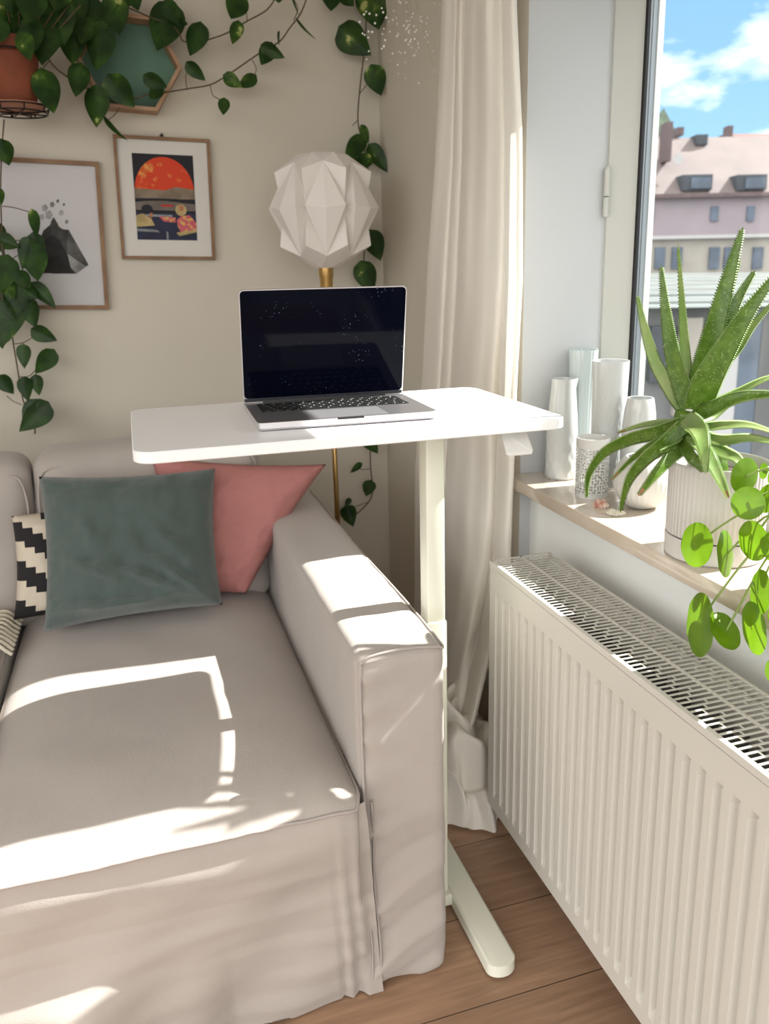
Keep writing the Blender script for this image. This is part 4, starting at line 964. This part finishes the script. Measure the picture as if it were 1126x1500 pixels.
vr = thing('trailing_vine', 'single pothos strand hanging down the room corner behind the globe lamp', 'plant', tuple(atY(538, 400, 2.80)))
b = MB(); VY2 = 2.805
stempx(b, [(538, -20), (536, 30), (532, 85), (527, 130), (524, 175), (530, 205), (538, 240), (539, 270), (537, 320), (534, 360), (533, 385), (538, 430), (542, 520), (544, 600), (542, 650), (543, 690), (546, 715), (542, 732), (530, 746), (515, 758), (503, 762)], VY2)
for q in ([(526, 138), (534, 128), (541, 118)], [(543, 686), (530, 688), (526, 682)], [(538, 736), (520, 742), (508, 746)], [(524, 176), (516, 184)]): stempx(b, q, VY2, .0014)
b.put('vine_stem', M['vinestem'], vr, smooth=True)
b = MB()
for (x0, y0, x1, y1, wf) in [(487, -28, 485, 20, .85), (540, -22, 556, 47, .85), (502, 44, 543, 82, .95), (545, 100, 559, 142, .85), (530, 186, 541, 212, .5), (530, 202, 504, 236, .62), (542, 238, 514, 230, .7), (543, 216, 568, 252, .65), (543, 342, 558, 383, .8), (530, 388, 546, 432, .8), (536, 640, 553, 664, .8), (528, 680, 512, 693, .5), (542, 706, 536, 728, .95), (512, 731, 505, 743, .7), (508, 744, 517, 771, .9), (500, -10, 520, 10, .8), (548, 215, 552, 235, .5)]:
    leafpx(b, x0, y0, x1, y1, VY2 - .01, wf, random.uniform(-.25, .25))
b.put('vine_foliage', M['pothos'], vr, smooth=True)['kind'] = 'stuff'

vl = thing('trailing_vine', 'dense pothos vine hanging at the left edge over the pyramid print', 'plant', tuple(atY(20, 420, 2.74)))
b = MB(); VY3 = 2.765
stempx(b, [(6, 175), (2, 230), (1, 285), (3, 340), (8, 385), (12, 420), (18, 460), (18, 490), (24, 530), (30, 565), (36, 592), (50, 612), (51, 636)], VY3)
stempx(b, [(-6, 260), (-2, 330), (4, 370), (2, 420), (6, 460)], VY3 - .02, .0028)
for q in ([(3, 302), (20, 304), (45, 311)], [(8, 352), (30, 352), (48, 348)], [(12, 395), (20, 378), (32, 372)], [(20, 504), (34, 502), (48, 494)], [(28, 552), (44, 550), (60, 532)], [(32, 593), (20, 588), (10, 580)], [(50, 622), (44, 615), (42, 600)]): stempx(b, q, VY3, .0014)
b.put('vine_stem', M['vinestem'], vl, smooth=True)
b = MB()
for (x0, y0, x1, y1, wf) in [(2, 208, 13, 244, .95), (-2, 278, 3, 302, .6), (47, 311, 56, 350, .45), (0, 350, 30, 362, .9), (50, 346, 61, 392, .6), (54, 352, 60, 392, .5), (46, 362, 57, 414, .8), (42, 352, 32, 396, .6), (18, 416, 58, 438, .8), (50, 418, 84, 452, .55), (38, 440, 52, 481, .8), (14, 432, 6, 508, .75), (50, 484, 84, 500, .8), (34, 508, 36, 540, .7), (76, 516, 52, 549, .75), (0, 553, 20, 578, .9), (36, 556, 40, 588, .75), (52, 552, 58, 580, .7), (66, 594, 30, 633, .8), (52, 590, 36, 630, .7), (58, 590, 64, 606, .8), (10, 380, -4, 432, .8), (0, 405, 22, 440, .8), (24, 420, 20, 470, .7), (2, 440, 24, 470, .7), (-8, 330, 4, 372, .7), (-6, 470, 4, 512, .8), (26, 400, 46, 424, .8)]:
    leafpx(b, x0, y0, x1, y1, VY3 - .015 + random.uniform(-.02, .015), wf, random.uniform(-.3, .3))
b.put('vine_foliage', M['pothos'], vl, smooth=True)['kind'] = 'stuff'

# dried gypsophila spray hanging at the top
gy = thing('dried_flower_spray', 'fine dried white gypsophila sprig hanging in front of the corner at the top', 'dried flowers', tuple(atY(580, -20, 2.30)))
b = MB(); bl = MB(); rnd = random.Random(3)
root = atY(590, -60, 2.3)
spots = [(536, 17), (541, 20), (533, 21), (551, 22), (559, 12), (561, 18), (527, 32), (549, 34), (540, 46), (545, 47), (562, 42), (560, 50), (534, 51), (539, 55), (564, 59), (562, 68), (540, 75), (537, 87), (571, 89), (582, 95), (580, 26), (575, 29), (569, 32), (586, 4), (595, 17), (595, 31), (598, 37), (606, 38), (581, 35), (583, 49), (581, 53), (593, 77), (607, 81), (613, 70), (612, 62), (607, 57), (595, 58), (598, 65), (636, 105), (635, 101), (613, 122), (594, 115), (626, 26), (630, 46), (627, 62), (622, 54), (617, 31), (603, 25)]
spots += [(rnd.gauss(603, 20), rnd.gauss(52, 24)) for _ in range(48)]
for (x, y) in spots:
    p = atY(x, y, 2.3 + rnd.uniform(-.05, .05)); r_ = rnd.uniform(.0024, .0038) if x < 566 else rnd.uniform(.0016, .0028)
    bm = bmesh.new(); bmesh.ops.create_icosphere(bm, subdivisions=1, radius=r_); bm.verts.index_update()
    bl.add([v.co + p for v in bm.verts], [tuple(v.index for v in f.verts) for f in bm.faces]); bm.free()
    mid = root.lerp(p, .6) + Vector((0, 0, .01))
    if rnd.random() < .3: b.tube([root, mid, p], [.0004, .0002, .00012], 4)
b.put('thin_stems', M['twig'], gy); o = bl.put('blossoms', M['bloom'], gy, smooth=True); o['kind'] = 'stuff'

# ------------------------------------------------------------------ outside
EX = {k: mat('out_' + k, c, .8, var=v, vscale=vs_) for k, c, v, vs_ in (('pink', (.28, .24, .27), .08, .5), ('beige', (.34, .32, .29), .15, .5), ('roof', (.165, .135, .133), .12, .6), ('redroof', (.16, .08, .07), .2, .8), ('dark', (.06, .07, .085), .2, 2), ('brick', (.13, .095, .10), .2, 2), ('glasswin', (.11, .14, .19), .3, 1), ('white', (.40, .40, .41), 0, 1), ('tree', (.05, .085, .05), .5, 1), ('tin', (.115, .135, .132), .25, .4), ('street', (.14, .145, .15), .3, .2))}
du = Vector((math.cos(YAW), math.sin(YAW), 0)); dw = Vector((-math.sin(YAW), math.cos(YAW), 0))
def obox(b, xa, xb, ya, yb, w, dep, mi=0):
    """box standing w metres away, its face spanning the given lines of sight"""
    k = w * math.cos(PITCH)
    def g(x, y):
        d = ray(x, y); return CAM + d * (w / d.dot(dw))
    A = g(xa, ya); B = g(xb, ya); lo = g(xa, yb).z; hi = A.z
    A.z = B.z = 0
    vs = [Vector((p.x, p.y, z)) + dw * t for t in (0, dep) for p in (A, B) for z in (lo, hi)]
    b.add(vs, [(0, 1, 3, 2), (4, 6, 7, 5), (0, 4, 5, 1), (2, 3, 7, 6), (0, 2, 6, 4), (1, 5, 7, 3)], mi)
def og(x, y, w): d = ray(x, y); return CAM + d * (w / d.dot(dw))
W1 = 60
bd = thing('apartment_building', 'pale pink building with light mansard roof seen across the street', 'building', tuple(og(1040, 470, W1)))
b = MB(); obox(b, 880, 1290, 292, 352, W1, 12); b.put('upper_wall', EX['pink'], bd)
b = MB(); obox(b, 880, 1290, 350, 640, W1 + .3, 12); b.put('lower_wall', EX['beige'], bd)
b = MB(); obox(b, 876, 1294, 286, 292, W1 - .6, 13); b.put('cornice', EX['brick'], bd)
b = MB(); A = og(876, 288, W1 - .3); B = og(1294, 282, W1 - .3); Cc = og(1250, 196, W1 + 5); D = og(876, 205, W1 + 5); b.add([A, B, Cc, D, A + dw * 12, B + dw * 12], [(0, 1, 2, 3), (3, 2, 5, 4), (0, 3, 4), (1, 5, 2)]); b.put('roof', EX['roof'], bd)
for (x0, x1) in ((1000, 1044), (1080, 1124), (1160, 1200), (930, 960)):
    b = MB(); obox(b, x0, x1, 256, 279, W1 - .2, 3); dm = b.put('dormer', EX['dark'], bd)
    b = MB(); obox(b, x0 + 13, x1 - 2, 260, 276, W1 - .35, .1); b.put('dormer_window', EX['glasswin'], dm)
for x0 in (947, 1042, 1095, 1150, 1200):
    b = MB(); obox(b, x0, x0 + 11, 302, 324, W1 - .15, .2); b.put('window', EX['glasswin'], bd)
for x0 in (960, 985, 1040, 1062, 1104, 1150, 1200):
    b = MB(); obox(b, x0, x0 + 15, 362, 394, W1 + .1, .2); b.put('window', EX['glasswin'], bd)
b = MB(); obox(b, 940, 1290, 346, 351, W1 - .2, .5); b.put('ledge', EX['white'], bd)
b = MB(); obox(b, 977, 986, 178, 236, W1 + 1.5, 1.5); b.put('chimney', EX['brick'], bd)
b = MB(); obox(b, 993, 1002, 186, 198, W1 + 5, 1.5); b.put('chimney', EX['brick'], bd)
b = MB(); obox(b, 1020, 1037, 197, 212, W1 + 4, 1.5); b.put('roof_hatch', EX['dark'], bd)
b = MB(); dc = og(993, 233, W1 + 1.0); b.add([dc + (du * math.cos(a) + Vector((0, 0, 1)) * math.sin(a)) * .34 for a in [2 * PI * k / 20 for k in range(20)]] + [dc + dw * .15], [(k, (k + 1) % 20, 20) for k in range(20)] + [tuple(range(19, -1, -1))]); b.put('satellite_dish', EX['white'], bd)
b2 = thing('townhouse', 'red-roofed house behind the pale building at the right', 'building', tuple(og(1120, 300, 75)))
b = MB(); A = og(1062, 196, 75); B = og(1300, 196, 78); Cc = og(1300, 262, 72); D = og(1104, 262, 72); b.add([A, B, Cc, D, A + dw * 6, B + dw * 6], [(0, 1, 2, 3), (0, 4, 5, 1)]); b.put('roof', EX['redroof'], b2)
b = MB(); obox(b, 1104, 1300, 262, 420, 73, 8); b.put('wall', EX['pink'], b2)
b = MB(); obox(b, 1066, 1074, 184, 200, 74, 1); b.put('chimney', EX['brick'], b2)
b3 = thing('church_roof', 'dark distant turret roof above the roofline beside the window frame', 'building', tuple(og(965, 210, 90)))
b = MB(); ap = og(972, 158, 92); c4 = [og(952, 196, 90), og(992, 196, 90), og(992, 196, 90) + dw * 3, og(952, 196, 90) + dw * 3]; b.add(c4 + [ap], [(0, 1, 4), (1, 2, 4), (2, 3, 4), (3, 0, 4)]); b.put('spire_roof', EX['tree'], b3)
b = MB(); obox(b, 952, 992, 196, 240, 90.2, 2.6); b.put('turret_wall', EX['beige'], b3)
sh = thing('courtyard_shed', 'low grey-green metal roofed hall in the courtyard below', 'building', tuple(og(1040, 520, 30)))
b = MB(); A = og(900, 452, 22); B = og(1320, 446, 22); Cc = og(1320, 398, 44); D = og(900, 402, 44)
NS = 14
for i in range(NS):
    t0 = i / NS; t1 = (i + 1) / NS; hgt = Vector((0, 0, .03 if i % 2 else 0))
    b.add([A.lerp(D, t0) + hgt, B.lerp(Cc, t0) + hgt, B.lerp(Cc, t1) + hgt, A.lerp(D, t1) + hgt], [(0, 1, 2, 3)])
b.put('metal_roof', EX['tin'], sh)
b = MB(); obox(b, 900, 1320, 452, 760, 22.6, 15); b.put('wall', EX['street'], sh)
b = MB(); obox(b, 1046, 1086, 470, 640, 22.3, .3); b.put('door_panel', EX['white'], sh)
b = MB(); obox(b, 955, 990, 478, 560, 22.3, .3); b.put('window', EX['dark'], sh)
b = MB(); obox(b, 1087, 1118, 452, 700, 22.35, .2); b.put('gate_panel', EX['glasswin'], sh)
b = MB(); obox(b, 1119, 1320, 452, 700, 22.35, .2); b.put('gate_panel', EX['street'], sh)
b = MB(); obox(b, 996, 1030, 466, 610, 22.3, .3); b.put('gate_panel', EX['beige'], sh)
b = MB(); b.box(3, 260, -150, 200, -12.2, -12); o = b.put('street_ground', EX['street']); o['kind'] = 'structure'

# ------------------------------------------------------------------ light
sun = bpy.data.lights.new('sun', 'SUN'); so = bpy.data.objects.new('sun', sun); C.objects.link(so)
sun.energy = 6.6; sun.angle = math.radians(.55); sun.color = (1, .97, .925)
SD = Vector((-1, .030, -.93)).normalized()
so.rotation_euler = SD.to_track_quat('-Z', 'Y').to_euler(); so.location = (6, 1, 6)

w = bpy.data.worlds.new('sky'); sc.world = w; w.use_nodes = True; nt = w.node_tree; n = nt.nodes; l = nt.links
bg = n['Background']; tc = n.new('ShaderNodeTexCoord'); sp = n.new('ShaderNodeSeparateXYZ'); l.new(tc.outputs['Generated'], sp.inputs[0])
gr = n.new('ShaderNodeValToRGB'); e = gr.color_ramp.elements
e[0].position = .0; e[0].color = (.52, .84, .98, 1); e[1].position = .55; e[1].color = (.20, .42, .92, 1); k_ = e.new(.22); k_.color = (.33, .62, .97, 1)
l.new(sp.outputs['Z'], gr.inputs[0])
mp = n.new('ShaderNodeMapping'); mp.inputs['Scale'].default_value = (1, 1, 2.6); l.new(tc.outputs['Generated'], mp.inputs[0])
tn = n.new('ShaderNodeTexNoise'); tn.inputs['Scale'].default_value = 3.4; tn.inputs['Detail'].default_value = 8; tn.inputs['Roughness'].default_value = .55; l.new(mp.outputs[0], tn.inputs['Vector'])
# unseen cloud added to whiten the fill, away from the window (towards -Y and -X)
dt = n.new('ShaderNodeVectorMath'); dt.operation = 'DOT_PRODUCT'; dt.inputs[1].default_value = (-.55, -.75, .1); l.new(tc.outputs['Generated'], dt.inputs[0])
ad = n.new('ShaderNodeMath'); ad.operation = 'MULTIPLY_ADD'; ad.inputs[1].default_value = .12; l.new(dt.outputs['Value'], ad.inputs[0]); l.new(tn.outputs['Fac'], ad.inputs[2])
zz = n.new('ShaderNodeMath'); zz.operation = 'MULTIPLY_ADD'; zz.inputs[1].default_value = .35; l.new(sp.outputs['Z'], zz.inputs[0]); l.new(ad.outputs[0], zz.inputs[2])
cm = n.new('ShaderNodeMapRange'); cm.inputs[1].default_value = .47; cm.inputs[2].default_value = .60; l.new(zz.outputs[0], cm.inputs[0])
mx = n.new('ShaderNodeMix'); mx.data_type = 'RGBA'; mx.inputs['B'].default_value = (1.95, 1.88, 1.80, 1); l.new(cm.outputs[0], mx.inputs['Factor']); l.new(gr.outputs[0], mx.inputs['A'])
gd = n.new('ShaderNodeMath'); gd.operation = 'LESS_THAN'; gd.inputs[1].default_value = -.02; l.new(sp.outputs['Z'], gd.inputs[0])
m2 = n.new('ShaderNodeMix'); m2.data_type = 'RGBA'; m2.inputs['B'].default_value = (.42, .38, .33, 1); l.new(gd.outputs[0], m2.inputs['Factor']); l.new(mx.outputs['Result'], m2.inputs['A'])
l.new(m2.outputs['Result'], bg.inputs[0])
# added fill: the unseen sky behind the viewer is raised to brighten the room
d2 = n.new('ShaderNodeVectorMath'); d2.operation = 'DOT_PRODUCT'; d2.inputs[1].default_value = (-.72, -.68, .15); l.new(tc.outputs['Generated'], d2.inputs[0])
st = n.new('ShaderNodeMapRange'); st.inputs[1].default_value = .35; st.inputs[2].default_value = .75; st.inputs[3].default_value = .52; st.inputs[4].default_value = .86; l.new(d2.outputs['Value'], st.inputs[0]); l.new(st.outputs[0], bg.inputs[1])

sc.view_settings.view_transform = 'Standard'; sc.view_settings.look = 'None'; sc.view_settings.gamma = 1; sc.view_settings.use_curve_mapping = False
sc.view_settings.exposure = 1.22
for o in bpy.data.objects:
    if 'w' in o.keys(): del o['w']
